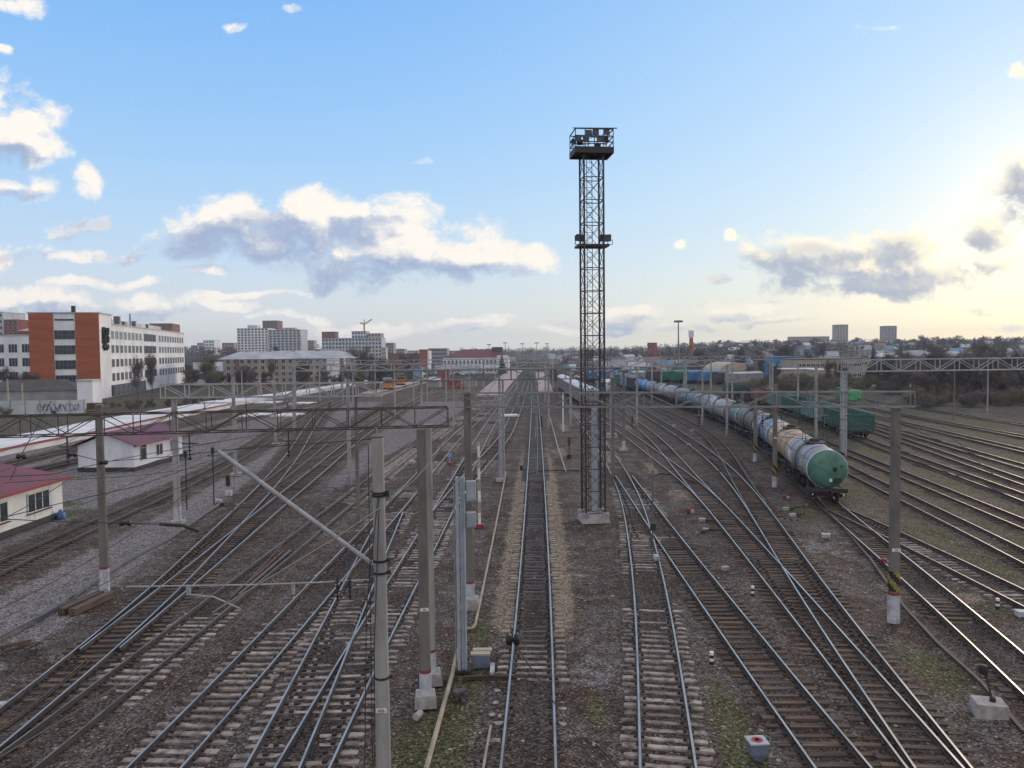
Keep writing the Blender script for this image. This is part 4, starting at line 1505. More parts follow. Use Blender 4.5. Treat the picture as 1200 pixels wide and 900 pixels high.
# far wagons standing across the right background
rw = [(705, 449, 'blue_paint', 'blue wagon beside the lattice tower leg, in the far yard'), (723, 448, 'facade_dark', 'dark wagon between blue and green ones in the far yard'), (741, 446, 'green_paint', 'green wagon in front of the twin gabled houses'),
      (757, 449.5, 'facade_grey', 'grey wagon in the far yard below the red roofed house'), (772, 449, 'facade_dark', 'dark wagon left of the bright green one in the far yard'), (790, 448.5, 'green_paint', 'bright green covered wagon in the far row'), (806, 449, 'green_paint', 'second green covered wagon, beside the blue pair'),
      (822, 449.5, 'blue_paint', 'blue covered wagon in the far row'), (838, 450, 'blue_paint', 'second blue covered wagon, right end of the far row'), (856, 451.5, 'facade_dark', 'dark wagon at the right end of the far row'), (872, 452.5, 'facade_grey', 'grey flat-sided wagon past the far blue pair')]
for px, py, c_, lab in rw:
    g_ = gp(px, py)
    o = dup(box0, (g_.x, g_.y, 0), R(-62), lab, 'wagons standing across the far right yard')
    paint_wagon(o, c_, 'roof_grey' if c_ == 'facade_grey' else c_)
for px, py, c_, lab in ((768, 441, 'gondola_red', 'dark red wagon under the red roofed house'), (700, 443, 'facade_grey', 'grey wagon just right of the tower in the far yard'), (655, 446, 'facade_dark', 'dark wagon near the parked cars in the far yard'), (668, 437, 'blue_pale', 'pale blue wagon near the parked cars in the far yard')):
    g_ = gp(px, py)
    o = dup(box0, (g_.x, g_.y, 0), R(-20), lab, 'wagons standing across the far right yard')
    paint_wagon(o, c_, c_)


def make_loco(label, cab, roof, L=14):
    root = thing('shunting_locomotive', label, 'locomotive', (0, 0, 0))
    MB().box((0, 0, 2.7), (2.9, L - 1.2, 2.6)).build('body', cab, root)
    poly = [(-1.5, 4.02), (1.5, 4.02), (1.1, 4.5), (-1.1, 4.5)]
    MB().prism(poly, -L / 2 + .5, L / 2 - .5).build('roof', roof, root)
    for s in (-1, 1):
        MB().box((0, s * (L / 2 - .58), 3.35), (2.3, .06, .8)).build('windscreen', 'glass', root)
        MB().box((s * .9, -L / 2 + .57, 1.9), (.3, .08, .3)).build('headlight', 'white_paint', root)
        MB().box((0, s * 4.2, .75), (2.2, 3.2, .7)).build('bogie', 'black_iron', root)
    for x in (-1.46, 1.46):
        for y in (-4, -2, 0, 2, 4):
            MB().box((x, y, 3.3), (.06, 1.1, .7)).build('side_window', 'glass', root)
    MB().box((0, 0, 1.2), (2.9, L - .6, .3)).build('frame', 'black_iron', root)
    return root


o = make_loco('orange yellow railcar with a pale blue roof by the left platform', 'orange_paint', 'blue_pale')
g_ = gp(453, 459)
o.location = (g_.x, g_.y, 0)
o.rotation_euler = (0, 0, R(14))
o = make_loco('second orange railcar with a dark end behind the first', 'orange_paint', 'facade_dark', 12)
g_ = gp(468, 454)
o.location = (g_.x, g_.y, 0)
o.rotation_euler = (0, 0, R(14))
o = make_loco('blue locomotive standing behind the lattice tower foot', 'blue_paint', 'blue_pale', 16)
g_ = gp(708, 464)
o.location = (g_.x, g_.y, 0)
o.rotation_euler = (0, 0, R(-14))
# ------------------------------------------------------------------ buildings
WCACHE = {}


def window_mesh(w, h, nx_=2, ny_=1, frame='frame_white', glass='glass', fw=.07):
    key = (round(w, 2), round(h, 2), nx_, ny_, frame, glass)
    if key not in WCACHE:
        mb = MB()
        mb.box((0, .03, h / 2), (w, .02, h), m=1)
        d = .12
        mb.box((0, 0, fw / 2), (w, d, fw)).box((0, 0, h - fw / 2), (w, d, fw))
        mb.box((-w / 2 + fw / 2, 0, h / 2), (fw, d, h - 2 * fw)).box((w / 2 - fw / 2, 0, h / 2), (fw, d, h - 2 * fw))
        for i in range(1, nx_):
            mb.box((-w / 2 + w * i / nx_, 0.006, h / 2), (fw * .8, d - .02, h - 2 * fw))
        for j in range(1, ny_):
            mb.box((0, .008, h * j / ny_), (w - 2 * fw, d - .03, fw * .7))
        WCACHE[key] = mb.mesh('window', [frame, glass])
    return WCACHE[key]


def windows(parent, mesh, origin, step_u, nu, step_z, nz_, face, keep=None, z0=0.0):
    """a grid of windows on a wall; face: angle of the wall's outward normal turned from -Y"""
    ca, sa = math.cos(face), math.sin(face)
    for j in range(nz_):
        for i in range(nu):
            if keep and not keep(i, j):
                continue
            u = i * step_u
            put('window', mesh, parent, (origin[0] + u * ca, origin[1] + u * sa, origin[2] + j * step_z), face)


def base_z(x, y):
    return hz(x, y) - .4


def block(name, label, px0, px1, ytop, Y, depth, wall, rot=0.0, group=None, floors=0, cols=0, roof=None, roof_h=0.0, ww=1.4, wh=1.5, frame='frame_white', glass='glass', side_cols=0, zb=None, nx_=2, par=.0, wz=1.0, cat='building'):
    """an upright block whose front left/right edges and roof line come from the survey"""
    a, b = at(px0, ytop, Y), at(px1, ytop, Y)
    w = (b.x - a.x) / max(math.cos(rot), .5)
    cx = (a.x + b.x) / 2
    z0 = hz(cx, Y + depth / 2) - .5 if zb is None else zb
    H = (a.z + b.z) / 2 - z0
    root = thing(name, label, cat, (cx, Y, z0), rot, group)
    wl = MB().box((0, depth / 2, H / 2), (w, depth, H)).build('wall', wall, root)
    if roof:
        rm = MB()
        o = .4
        if roof_h > 0:
            hipx = min(roof_h * 2.2, w * .35)
            rm.add([(-w / 2 - o, -o, H), (w / 2 + o, -o, H), (w / 2 + o, depth + o, H), (-w / 2 - o, depth + o, H), (-w / 2 + hipx, depth / 2, H + roof_h), (w / 2 - hipx, depth / 2, H + roof_h)],
                   [(0, 1, 5, 4), (1, 2, 5), (2, 3, 4, 5), (3, 0, 4), (3, 2, 1, 0)])
        else:
            rm.box((0, depth / 2, H + .15), (w + .5, depth + .5, .3))
        rm.build('roof', roof, root)
    if floors:
        fh = (H - par) / floors
        wh_ = min(wh, fh * .62)
        mesh = window_mesh(ww, wh_, nx_, 1, frame, glass)
        if cols:
            st = w / cols
            windows(root, mesh, (-w / 2 + st / 2, -.03, fh * .3 * wz), st, cols, fh, floors, 0)
        if side_cols:
            st = depth / side_cols
            sgn = 1 if cx < 0 else -1
            if sgn > 0:
                windows(root, mesh, (w / 2 + .03, st / 2, fh * .3 * wz), st, side_cols, fh, floors, R(90))
            else:
                windows(root, mesh, (-w / 2 - .03, depth - st / 2, fh * .3 * wz), st, side_cols, fh, floors, R(-90))
    return root, w, H


# ---- the works: brick-ended white block
c0 = at(119, 466, 215)
RZ = R(12.7)
fac = thing('factory_building', 'long white works building with two orange brick panels on its end', 'building', (c0.x, 215, -.4), RZ)
H1, H2 = 24.3, 21.6
FW = 17.6
MB().box((-FW / 2, 6, H1 / 2), (FW, 12, H1)).box((-FW / 2, 66.5, H2 / 2), (FW - .1, 109, H2)).build('wall', 'facade_white', fac)
for x0 in (-FW, -6.0):
    MB().box((x0 + 3.0, -.2, H1 / 2 + 1.2), (6.0, .44, H1 - 2.2)).build('brick_panel', 'brick', fac)
MB().box((-FW / 2, 6, H1 + .18), (FW + .7, 12.6, .36)).build('parapet', 'roof_grey', fac)
MB().box((-FW / 2, 66.5, H2 + .14), (FW + .5, 109, .28)).build('parapet', 'roof_grey', fac)
mid = window_mesh(5.2, 2.5, 5, 2, 'frame_grey')
for k in range(4):
    put('window', mid, fac, (-8.8, -.05, 4.7 + k * 4.15))
put('window', window_mesh(4.8, .5, 4, 1, 'frame_grey'), fac, (-8.8, -.05, 22.3))
sw = window_mesh(2.9, 2.4, 2, 1, 'frame_white')
sg = window_mesh(2.9, 2.4, 2, 1, 'frame_white', 'glass_pale')
for k in range(4):
    for i in range(8):
        put('window', sg if (k == 3 or i % 5 == 3) else sw, fac, (.04, 12.5 + i * 4.7, 4.95 + k * 4.15), R(90))
    for i in range(3):
        put('window', window_mesh(5.4, 2.6, 4, 1, 'frame_grey'), fac, (.04, 53 + i * 6.0, 4.85 + k * 4.15), R(90))
    for i in range(10):
        put('window', sg if k > 1 else sw, fac, (.04, 74 + i * 4.75, 4.95 + k * 4.15), R(90))
MB().box((.12, 30, 2.2), (.3, 40, 3.2)).build('ground_floor_band', 'plinth_dark', fac)
for i in range(7):
    put('window', window_mesh(4.6, 2.6, 4, 2, 'frame_grey', 'glass_pale'), fac, (.34, 14 + i * 5.2, .9), R(90))
cr_ = MB()
for i in range(60):
    z = rnd.uniform(14.3, 20.4)
    cr_.box((.28 + rnd.uniform(-.1, .2), 4.6 + rnd.uniform(-2.4, 2.4), z), (rnd.uniform(.3, .6), rnd.uniform(.5, 1.3), rnd.uniform(.5, 1.1)), rnd.uniform(0, 3))
cr_.build('creeper_patch', 'needle', fac)
MB().box((-4.5, 106, H2 + 1.9), (8.5, 16, 3.4)).build('penthouse', 'facade_brown', fac)
MB().box((-5.5, 60, H2 + 1.2), (3.0, 90, 1.9)).build('roof_light', 'facade_cool', fac)
for x, y, s, h in ((-1.2, 14, 1.2, 1.9), (-1.5, 24, 1.6, 2.8), (-2, 33, .9, 1.6), (-1.2, 38, .35, 4.2), (-2, 46, 1.2, 2.2), (-1.5, 62, .8, 1.8), (-1.5, 92, .4, 3.0)):
    MB().box((x, y, H2 + .2 + h / 2), (s, s, h)).build('roof_vent', 'galv_dark', fac)
MB().box((-7.6, 4, H1 + 1.3), (.9, .9, 2.0)).build('chimney', 'black_iron', fac)

block('white_office_block', 'white building with broad many-paned windows left of the brick-ended works', -40, 38, 393.5, 232, 16, 'facade_white', roof='roof_grey', floors=4, cols=5, ww=2.7, wh=2.6, nx_=3, par=2.2)
block('red_apartment_block', 'red brick apartment block rising behind the white office block, far left', 4, 20, 375, 420, 18, 'brick_dull', floors=10, cols=3, ww=2, wh=1.6, roof='facade_brown')
block('low_brick_house', 'small red roofed block behind the white office block', 20, 36, 388, 400, 14, 'brick_dull', roof='facade_pink', roof_h=2)
block('glass_tower', 'pale blue grey tower end cut by the left edge of the picture', -22, 3, 366, 430, 20, 'facade_cool', floors=10, cols=4, ww=2.2, wh=1.6, roof='roof_grey')
sh_ = block('long_shed', 'low stained shed with a dark roof in front of the works', -30, 91, 458, 186, 9, 'facade_grey', zb=-.3, roof='roof_dark', roof_h=2.6)
block('white_kiosk', 'white windowless cabin standing in front of the brick panel', 90, 108, 446.5, 176, 4, 'facade_white', zb=0, roof='roof_grey', cat='cabin')
wl = thing('concrete_wall', 'pale concrete yard wall with blue graffiti left of the white cabin', 'wall', (at(-40, 480, 160).x, 160, 0), R(3.5))
Lw = at(120, 480, 166).x - at(-40, 480, 160).x
mb = MB()
for i in range(int(Lw / 3)):
    mb.box((1.5 + i * 3, 0, 1.45), (2.95, .18, 2.9))
mb.build('panels', 'facade_cool', wl)
mb = MB()
for i in range(int(Lw / 3) + 1):
    mb.box((i * 3, -.02, 1.5), (.2, .3, 3.0))
mb.build('wall_posts', 'concrete', wl)
gf = MB()
for q in range(9):
    x0 = Lw * .59 + q * .95
    pts = []
    for k in range(12):
        an = k / 11 * 5.4 + q
        pts.append((x0 + .42 * math.cos(an), -.13, 1.35 + .75 * math.sin(an * (1 + q % 3 * .35))))
    for p, q2 in zip(pts, pts[1:]):
        gf.bar(p, q2, .05, .16 if q < 5 else .1)
gf.build('graffiti', 'box_blue', wl)
mb = thing('rubbish_heap', 'orange red container at the end of the graffiti wall', 'container', at(112, 482, 168))
mb.location.z = 0
MB().box((0, 0, .9), (3.0, 1.6, 1.6)).box((0, 0, 1.75), (3.1, 1.7, .1)).build('body', 'rust', mb)
MB().box((0, -.82, .3), (2.8, .06, .3)).build('yellow_stripe', 'yellow_paint', mb)

# ---- the two huts by the lone track
def hut(label, x, y, rz, W, L, H, RH, wall, roof, over=.45, hip=False):
    """gable end at -Y, length along +Y"""
    root = thing('trackside_hut', label, 'hut', (x, y, 0), rz)
    mb = MB().box((0, L / 2, H / 2 + .2), (W, L, H - .4))
    if not hip:
        for yy, s in ((0, 1), (L, -1)):
            mb.add([(-W / 2, yy, H), (W / 2, yy, H), (0, yy, H + RH * W / (W + 2 * over))], [(0, 1, 2) if s > 0 else (2, 1, 0)])
    mb.build('wall', wall, root)
    MB().box((0, L / 2, .2), (W + .16, L + .16, .42)).build('plinth', 'plinth_dark', root)
    a, b_ = W / 2 + over, L + over
    hy = a if hip else 0
    t_ = .07
    rm = MB()
    vs = [(-a, -over, H - .05), (a, -over, H - .05), (a, b_, H - .05), (-a, b_, H - .05), (0, -over + hy * .9, H + RH), (0, b_ - hy * .9, H + RH)]
    vs += [(v[0], v[1], v[2] + t_) for v in vs]
    fs = [(7, 8, 11, 10), (9, 6, 10, 11), (1, 4, 5, 2), (3, 5, 4, 0), (1, 2, 8, 7), (3, 0, 6, 9)]
    if hip:
        fs += [(8, 9, 11), (6, 7, 10), (2, 5, 3), (0, 4, 1), (0, 1, 7, 6), (2, 3, 9, 8)]
    else:
        fs += [(0, 4, 10, 6), (4, 1, 7, 10), (2, 5, 11, 8), (5, 3, 9, 11)]
    rm.add(vs, fs)
    ro = rm.build('roof', roof, root)
    for x_ in (-a, a):
        MB().box((x_, L / 2, H - .02), (.10, L + 2 * over, .2)).build('eaves_board', 'red_paint' if roof == 'roof_red' else roof, ro)
    return root


def hut_window(root, x, y, z, w, h, face, n=3, sill=True):
    fm = MB()
    fw = .08
    fm.box((0, 0, fw / 2), (w, .14, fw)).box((0, 0, h - fw / 2), (w, .14, fw))
    for i in range(n + 1):
        xx = -w / 2 + fw / 2 + (w - fw) * i / n
        fm.box((xx, .006, h / 2), (fw, .12, h - 2 * fw))
    o = fm.build('window', 'frame_grey' if n == 1 else 'frame_white', root, (x, y, z), face)
    MB().box((0, -.025, h / 2), (w - .04, .02, h - .04)).build('pane', 'glass', o)
    if sill:
        MB().box((0, -.08, -.05), (w + .2, .2, .06)).build('sill', 'roof_maroon', o)
    return o


# near hut: its long wall faces the tracks
c_ = gp(74, 604.5)
h1 = hut('cream hut with a bright red sheet roof at the left edge, two triple windows', c_.x - 3.6, c_.y, R(180), 7.2, 20, 2.95, 1.75, 'hut_cream', 'roof_red', .55, hip=True)
# after the half turn the hut runs back towards the bridge, its track-side wall at local -X
for yy in (3.0, 7.7):
    hut_window(h1, -3.62, yy, 1.05, 2.6, 1.4, R(-90), 3)
for yy in (12.5, 16.5):
    hut_window(h1, -3.62, yy, 1.05, 1.6, 1.4, R(-90), 2)
br = tag(thing('rain_barrel', 'blue sack of rubbish against the corner of the red roofed hut', 'sack', (c_.x + .35, c_.y - .9, 0)), 'blue sack of rubbish against the corner of the red roofed hut', 'sack')
br.name = 'rubbish_sack'
MB().lathe((0, 0, 0), [(.3, 0), (.34, .18), (.28, .42), (.16, .56), (.07, .62), (.11, .68)], 12).build('sack', 'blue_paint', br, smooth=True)
c_ = gp(158, 552)
h2 = hut('small white hut with a maroon roof and gable towards the bridge', c_.x - 3.0, c_.y, R(-2), 6.0, 11.0, 2.75, 1.35, 'hut_white', 'roof_maroon', .5)
for yy, w_ in ((1.9, 1.25), (5.4, 1.5), (8.6, 1.2)):
    hut_window(h2, 3.02, yy, .95, w_, 1.35, R(90), 1 if yy < 3 else 2, sill=False)
lt = MB().bar((3.1, 1.9, 2.5), (3.1, 1.9, 2.75), .1).box((3.2, 1.9, 2.45), (.3, .2, .2)).build('wall_lamp', 'black_iron', h2)

# ---- left platform and other pale platforms
def strip(name, label, near_px, widths, z, top, edge, cat='platform', side=-1):
    P = [gp(x, y, z) for x, y in near_px]
    root = thing(name, label, cat, (0, 0, 0))
    mb = MB()
    n = len(P)
    vs = []
    for i, p in enumerate(P):
        d = (P[min(i + 1, n - 1)] - P[max(i - 1, 0)]).normalized()
        nn = Vector((-d.y, d.x, 0)) * (widths[i] if side < 0 else -widths[i])
        q = p + nn
        vs += [(p.x, p.y, z), (q.x, q.y, z), (p.x, p.y, -.1), (q.x, q.y, -.1)]
    fs = []
    for i in range(n - 1):
        a, b2 = i * 4, i * 4 + 4
        fs += [(a, b2, b2 + 1, a + 1), (a + 2, b2 + 2, b2, a), (a + 1, b2 + 1, b2 + 3, a + 3)]
    fs += [(0, 1, 3, 2), (n * 4 - 4, n * 4 - 2, n * 4 - 1, n * 4 - 3)]
    mb.add(vs, fs)
    mb.build('deck', top, root)
    if edge:
        em = MB()
        for p, q in zip(P, P[1:]):
            em.bar((p.x, p.y, z - .12), (q.x, q.y, z - .12), .16, .3)
        em.build('edge_line', edge, root)
    return root


M['platform_white'] = mat('pale_platform', (.66, .66, .70), .85, (.52, .52, .56), .2)
M['platform_pink'] = mat('pinkish_platform', (.34, .27, .26), .9, (.25, .205, .20), .2)
strip('platform', 'long white platform with a red edge line on the left', [(-60, 540), (0, 526), (57, 515), (107, 506), (160, 494), (215, 483), (270, 473)], [10, 10, 9.5, 9, 9, 9, 8.5], .9, 'platform_white', 'red_paint')
strip('platform', 'far white continuation of the left platform, without red line', [(272, 471), (310, 465.5), (345, 461), (395, 453), (440, 445.5)], [8, 7, 6, 5.5, 5], .9, 'platform_white', None)
strip('platform', 'pinkish platform strip beside the orange railcars', [(440, 461), (462, 455.5), (487, 449), (520, 441)], [5, 5, 5, 5], 1.0, 'platform_pink', 'plinth_dark')
strip('platform', 'pinkish paved platform in front of the station', [(588, 463), (597, 451), (604, 443), (612, 434)], [7, 7.5, 8, 8], .5, 'platform_pink', None)
strip('platform', 'pale paved platform right of the straight central track', [(631, 459), (630, 451), (628.5, 442), (627.5, 436)], [4.2, 4.6, 4.6, 4.4], .5, 'platform_pink', None, side=1)
for i, (px, py, a, b2) in enumerate(((315, 472, 4.5, 6), (355, 473, 5, 5), (300, 487, 3.5, 7), (337, 487, 4.5, 6), (598, 487.5, 3.0, 3.4))):
    g_ = gp(px, py)
    rt = thing('concrete_slab', ['white slab beside the siding, far left one', 'white slab beside the siding, next to the thin mast', 'grey white slab behind the second portal, left', 'grey white slab behind the second portal, right', 'white crossing slab between the rails left of the central track'][i], 'slab', (g_.x, g_.y, 0), R(-10 if i < 4 else 12))
    MB().box((0, 0, .12), (a, b2, .26)).build('slab', 'platform_white', rt)

# ---- mid distance, left
kr, w_, H_ = block('long_apartment_house', 'long four storey beige house with a pale grey hipped roof', 256, 416, 420.5, 322, 13, 'facade_beige', R(1.5), roof='roof_grey', roof_h=3.3, floors=4, cols=20, ww=1.5, wh=1.5)
for i in range(4):
    MB().box((-w_ / 2 + 8 + i * 14.5, -.12, H_ / 2), (1.6, .3, H_)).build('stair_strip', 'facade_brown', kr)
MB().box((w_ / 2 - 8, -.1, H_ / 2), (8, .22, H_)).build('pale_end', 'facade_white', kr)
for i in range(5):
    MB().box((-w_ / 2 + 10 + i * 10, 6.5, H_ + 3.0), (1.0, 1.0, 1.8)).build('chimney', 'facade_pink', kr)
block('apartment_tower', 'white apartment slab with narrow window strips, left of the pair', 277.5, 314, 385, 690, 22, 'facade_white', floors=11, cols=9, ww=1.9, wh=1.9, roof='facade_cool', side_cols=0)
block('tower_annex', 'lower white riser on the roof of the left apartment slab', 290, 301, 381, 695, 10, 'facade_cool', cat='roof house')
block('apartment_tower', 'white ribbed apartment slab with dark window strips, right of the pair', 314.5, 352, 386.5, 690, 24, 'facade_cool', floors=11, cols=8, ww=2.1, wh=2.3, frame='frame_grey', glass='glass', roof='facade_cool')
block('brown_tower', 'brown stepped tower rising behind the white apartment pair', 307.5, 325, 376, 800, 18, 'facade_brown', floors=16, cols=4, ww=2.2, wh=1.6, roof='facade_brown')
block('roof_house', 'reddish plant room on the right apartment slab', 330, 345, 384, 700, 9, 'facade_pink', cat='roof house')
block('small_tower', 'small pinkish tower standing alone between the two apartment groups', 358.5, 367.5, 399, 900, 14, 'facade_pink', floors=7, cols=3, ww=2.4, wh=1.6, roof='roof_grey')
block('apartment_tower', 'long grey white apartment building under construction below the crane', 377, 447, 396.5, 640, 20, 'facade_cool', floors=7, cols=18, ww=1.7, wh=1.9, roof='roof_grey')
block('red_topped_tower', 'red topped tower above the left end of the construction', 377, 392.5, 389, 700, 14, 'brick_dull', floors=12, cols=4, ww=1.9, wh=1.6, roof='facade_brown')
block('red_topped_tower', 'red topped upper storeys below the crane', 412, 429, 388.5, 650, 16, 'facade_cool', floors=9, cols=5, ww=1.7, wh=1.7, roof='brick_dull')
block('red_topped_tower', 'brownish upper storeys right of the crane', 431, 446, 391, 650, 16, 'facade_beige', floors=9, cols=4, ww=1.7, wh=1.7, roof='facade_brown')
ct = thing('tower_crane', 'tower crane with a raised jib above the construction', 'crane', (at(427, 390, 660).x, 660, hz(-125, 660)))
ztop = at(427, 380, 660).z - ct.location.z
MB().bar((0, 0, 0), (0, 0, ztop), 1.2).build('mast', 'beige_metal', ct)
tip = at(436, 374, 660)
MB().bar((0, 0, ztop), (tip.x - ct.location.x, 0, tip.z - ct.location.z), .9).bar((0, 0, ztop), (-3.5, 0, ztop + 1.2), 1.2).bar((0, 0, ztop), (0, 0, ztop + 4), .7).build('jib', 'beige_metal', ct)
block('yellow_block', 'narrow yellowish block right of the construction', 447, 452, 407, 620, 10, 'beige_metal', floors=5, cols=2, ww=1.2, wh=1.3)
block('blue_grey_block', 'blue grey block beyond the yellowish one', 450, 461, 402, 760, 16, 'facade_grey', floors=7, cols=4, ww=1.8, wh=1.6, roof='roof_grey')
block('red_brick_shed', 'long low red brick building behind the station yard', 455, 492, 415, 500, 14, 'brick_dull', floors=3, cols=11, ww=1.3, wh=1.7, roof='roof_dark', glass='glass')
block('red_brick_house', 'orange red brick building end with a white edge', 491, 501, 410, 490, 12, 'brick', floors=3, cols=2, ww=1.4, wh=1.6, roof='roof_dark')
MBw = block('white_strip_house', 'thin white gable end beside the orange brick building', 501, 503.2, 411, 489, 12, 'facade_white')
block('grey_office', 'blue grey office block behind the station', 502, 524, 408.5, 620, 20, 'facade_grey', floors=5, cols=9, ww=1.6, wh=1.7, roof='roof_grey')
block('blue_kiosk', 'bright blue pavilion left of the station', 484, 494, 432, 350, 6, 'blue_pale', roof='blue_paint', cat='pavilion')
block('dark_gate', 'black gateway beside the blue pavilion', 477, 485, 432, 352, 6, 'facade_dark', cat='gateway')
block('coral_kiosk', 'coral pink kiosk in front of the station wall', 512, 526, 433, 345, 5, 'brick_dull', roof='facade_pink', cat='kiosk')
st_, w_, H_ = block('station_building', 'white station building with a dark red roof and rows of windows', 519, 596, 419, 425, 14, 'facade_white', R(-2), roof='roof_maroon', roof_h=4.6, floors=2, cols=17, ww=1.3, wh=2.4, par=1.0)
MB().box((-w_ / 2 + 8, -3, 2.6), (24, 6, 5.2)).build('front_wing', 'facade_cool', st_)
MB().box((0, -.2, H_ - .8), (w_, .3, .5)).build('cornice', 'frame_white', st_)
MB().box((w_ * .32, 7, H_ + 4.2), (6, 5, 3.0)).build('roof_lantern', 'roof_dark', st_)
MB().box((w_ / 2 - 3.2, -.3, H_ / 2 + .6), (6.4, .6, H_ + 1.0)).build('end_bay', 'facade_white', st_)
block('small_shed', 'white shed among the near station tracks', 500, 515, 446.5, 262, 5, 'facade_grey', zb=0, roof='roof_grey', roof_h=1.2, cat='shed')
block('small_shed', 'low dark red shed behind the white one', 520, 540, 446, 250, 5, 'brick_dull', zb=0, roof='roof_maroon', cat='shed')
block('small_shed', 'grey blue shed right of the dark red one', 541, 558, 447, 265, 5, 'facade_grey', zb=0, roof='roof_grey', cat='shed')
block('small_shed', 'small red brick shed near the second portal', 300, 318, 448, 268, 4, 'brick_dull', roof='roof_grey', cat='shed')
block('small_shed', 'orange brick transformer hut under the long beige house', 370, 381, 443.5, 300, 4, 'brick', zb=0, roof='roof_dark', cat='shed')
block('garage_row', 'row of white garages at the foot of the left hill', 226, 252, 424, 300, 8, 'facade_white', roof='roof_dark', floors=1, cols=6, ww=2.0, wh=2.2)
for i, (x0, x1, yt, Y, wl_, lab) in enumerate(((231, 241, 402, 900, 'facade_cool', 'pale distant block on the left hill, near the works'), (238, 251, 399, 880, 'facade_white', 'white distant tower on the left hill'), (260, 274, 402, 820, 'facade_pink', 'pinkish distant block on the left hill'),
                                              (224, 231, 405, 860, 'facade_pink', 'small distant block hard by the works roof'), (462, 474, 409, 800, 'facade_pink', 'far block above the red brick shed'), (474, 490, 411, 900, 'facade_cool', 'far pale block beyond the red brick shed'), (524, 556, 411, 900, 'facade_grey', 'far grey block behind the station roof'))):
    block('distant_block', lab, x0, x1, yt, Y, 18, wl_, floors=5, cols=4, ww=2, wh=1.6, roof='roof_grey')

# ---- right side
def gable_house(label, px0, px1, yeave, yridge, Y, depth, wall, roof, rot=0, group=None, win=2, front_gable=False):
    a, b2 = at(px0, yeave, Y), at(px1, yeave, Y)
    w = b2.x - a.x
    cx = (a.x + b2.x) / 2
    z0 = hz(cx, Y) - .6
    H = (a.z + b2.z) / 2 - z0
    RH = at(px0, yridge, Y).z - (a.z + b2.z) / 2
    RH = max(RH, .8)
    root = thing('house', label, 'house', (cx, Y, z0), rot, group)
    mb = MB().box((0, depth / 2, H / 2), (w, depth, H))
    o = .35
    if front_gable:
        for yy in (0, depth):
            mb.add([(-w / 2, yy, H), (w / 2, yy, H), (0, yy, H + RH)], [(0, 1, 2)])
        rm = MB().add([(-w / 2 - o, -o, H - .1), (0, -o, H + RH + .12), (w / 2 + o, -o, H - .1), (-w / 2 - o, depth + o, H - .1), (0, depth + o, H + RH + .12), (w / 2 + o, depth + o, H - .1)], [(0, 3, 4, 1), (1, 4, 5, 2)])
    else:
        for xx in (-w / 2, w / 2):
            mb.add([(xx, 0, H), (xx, depth, H), (xx, depth / 2, H + RH)], [(0, 1, 2)])
        rm = MB()
        rm.add([(-w / 2 - o, -o, H - .1), (w / 2 + o, -o, H - .1), (w / 2 + o, depth / 2, H + RH + .12), (-w / 2 - o, depth / 2, H + RH + .12), (w / 2 + o, depth + o, H - .1), (-w / 2 - o, depth + o, H - .1)], [(0, 1, 2, 3), (3, 2, 4, 5)])
    mb.build('wall', wall, root)
    if not front_gable:
        pass
    rmb = MB()
    rv = [(-w / 2 - o, -o, H - .1), (w / 2 + o, -o, H - .1), (w / 2 + o, depth + o, H - .1), (-w / 2 - o, depth + o, H - .1)]
    if front_gable:
        rv += [(0, -o, H + RH + .12), (0, depth + o, H + RH + .12)]
        rmb.add(rv, [(0, 4, 5, 3), (4, 1, 2, 5)])
    else:
        rv += [(-w / 2 - o, depth / 2, H + RH + .12), (w / 2 + o, depth / 2, H + RH + .12)]
        rmb.add(rv, [(0, 1, 5, 4), (4, 5, 2, 3)])
    rmb.build('roof', roof, root)
    if win:
        m_ = window_mesh(1.1, 1.3, 2, 1)
        for i in range(win):
            put('window', m_, root, (-w / 2 + w * (i + .5) / win, -.04, H * .42), 0)
    return root


gable_house('white gabled house, left of the twin pair', 736, 747, 425, 418, 420, 12, 'facade_white', 'facade_pink', front_gable=True)
gable_house('white gabled house, right of the twin pair', 747.5, 758, 425, 417.5, 420, 12, 'facade_white', 'roof_white', front_gable=True)
block('side_wing', 'cream wing to the right of the twin gabled houses', 752, 766, 420.5, 425, 10, 'facade_beige', roof='roof_white', floors=1, cols=3, ww=1, wh=1.3)
block('brick_silo', 'square red brick water tower with a flat roof', 760.5, 770, 402, 520, 6, 'brick_dull', floors=6, cols=2, ww=.8, wh=1.0, roof='facade_brown', cat='tower')
gable_house('white house with a wide dark red roof in front of the brick water tower', 768, 794, 430, 423.5, 380, 11, 'facade_white', 'roof_red', win=4)
block('red_shed', 'dark red shed left of the wide dark red roof', 752, 769, 431, 370, 7, 'brick_dull', roof='facade_brown', cat='shed')
wt = thing('water_tower', 'slim red brick chimney-like tower with a flared white top', 'tower', (at(810, 400, 560).x, 560, hz(130, 560) - .5))
zt = at(810, 387, 560).z - wt.location.z
MB().lathe((0, 0, 0), [(1.7, 0), (1.45, zt * .55), (1.35, zt - 5.5)], 16).build('shaft', 'brick', wt, smooth=True)
MB().lathe((0, 0, zt - 5.6), [(1.4, 0), (1.9, 1.2), (2.0, 5.2), (1.6, 5.6), (0, 5.9)], 16).build('tank', 'facade_white', wt, smooth=True)
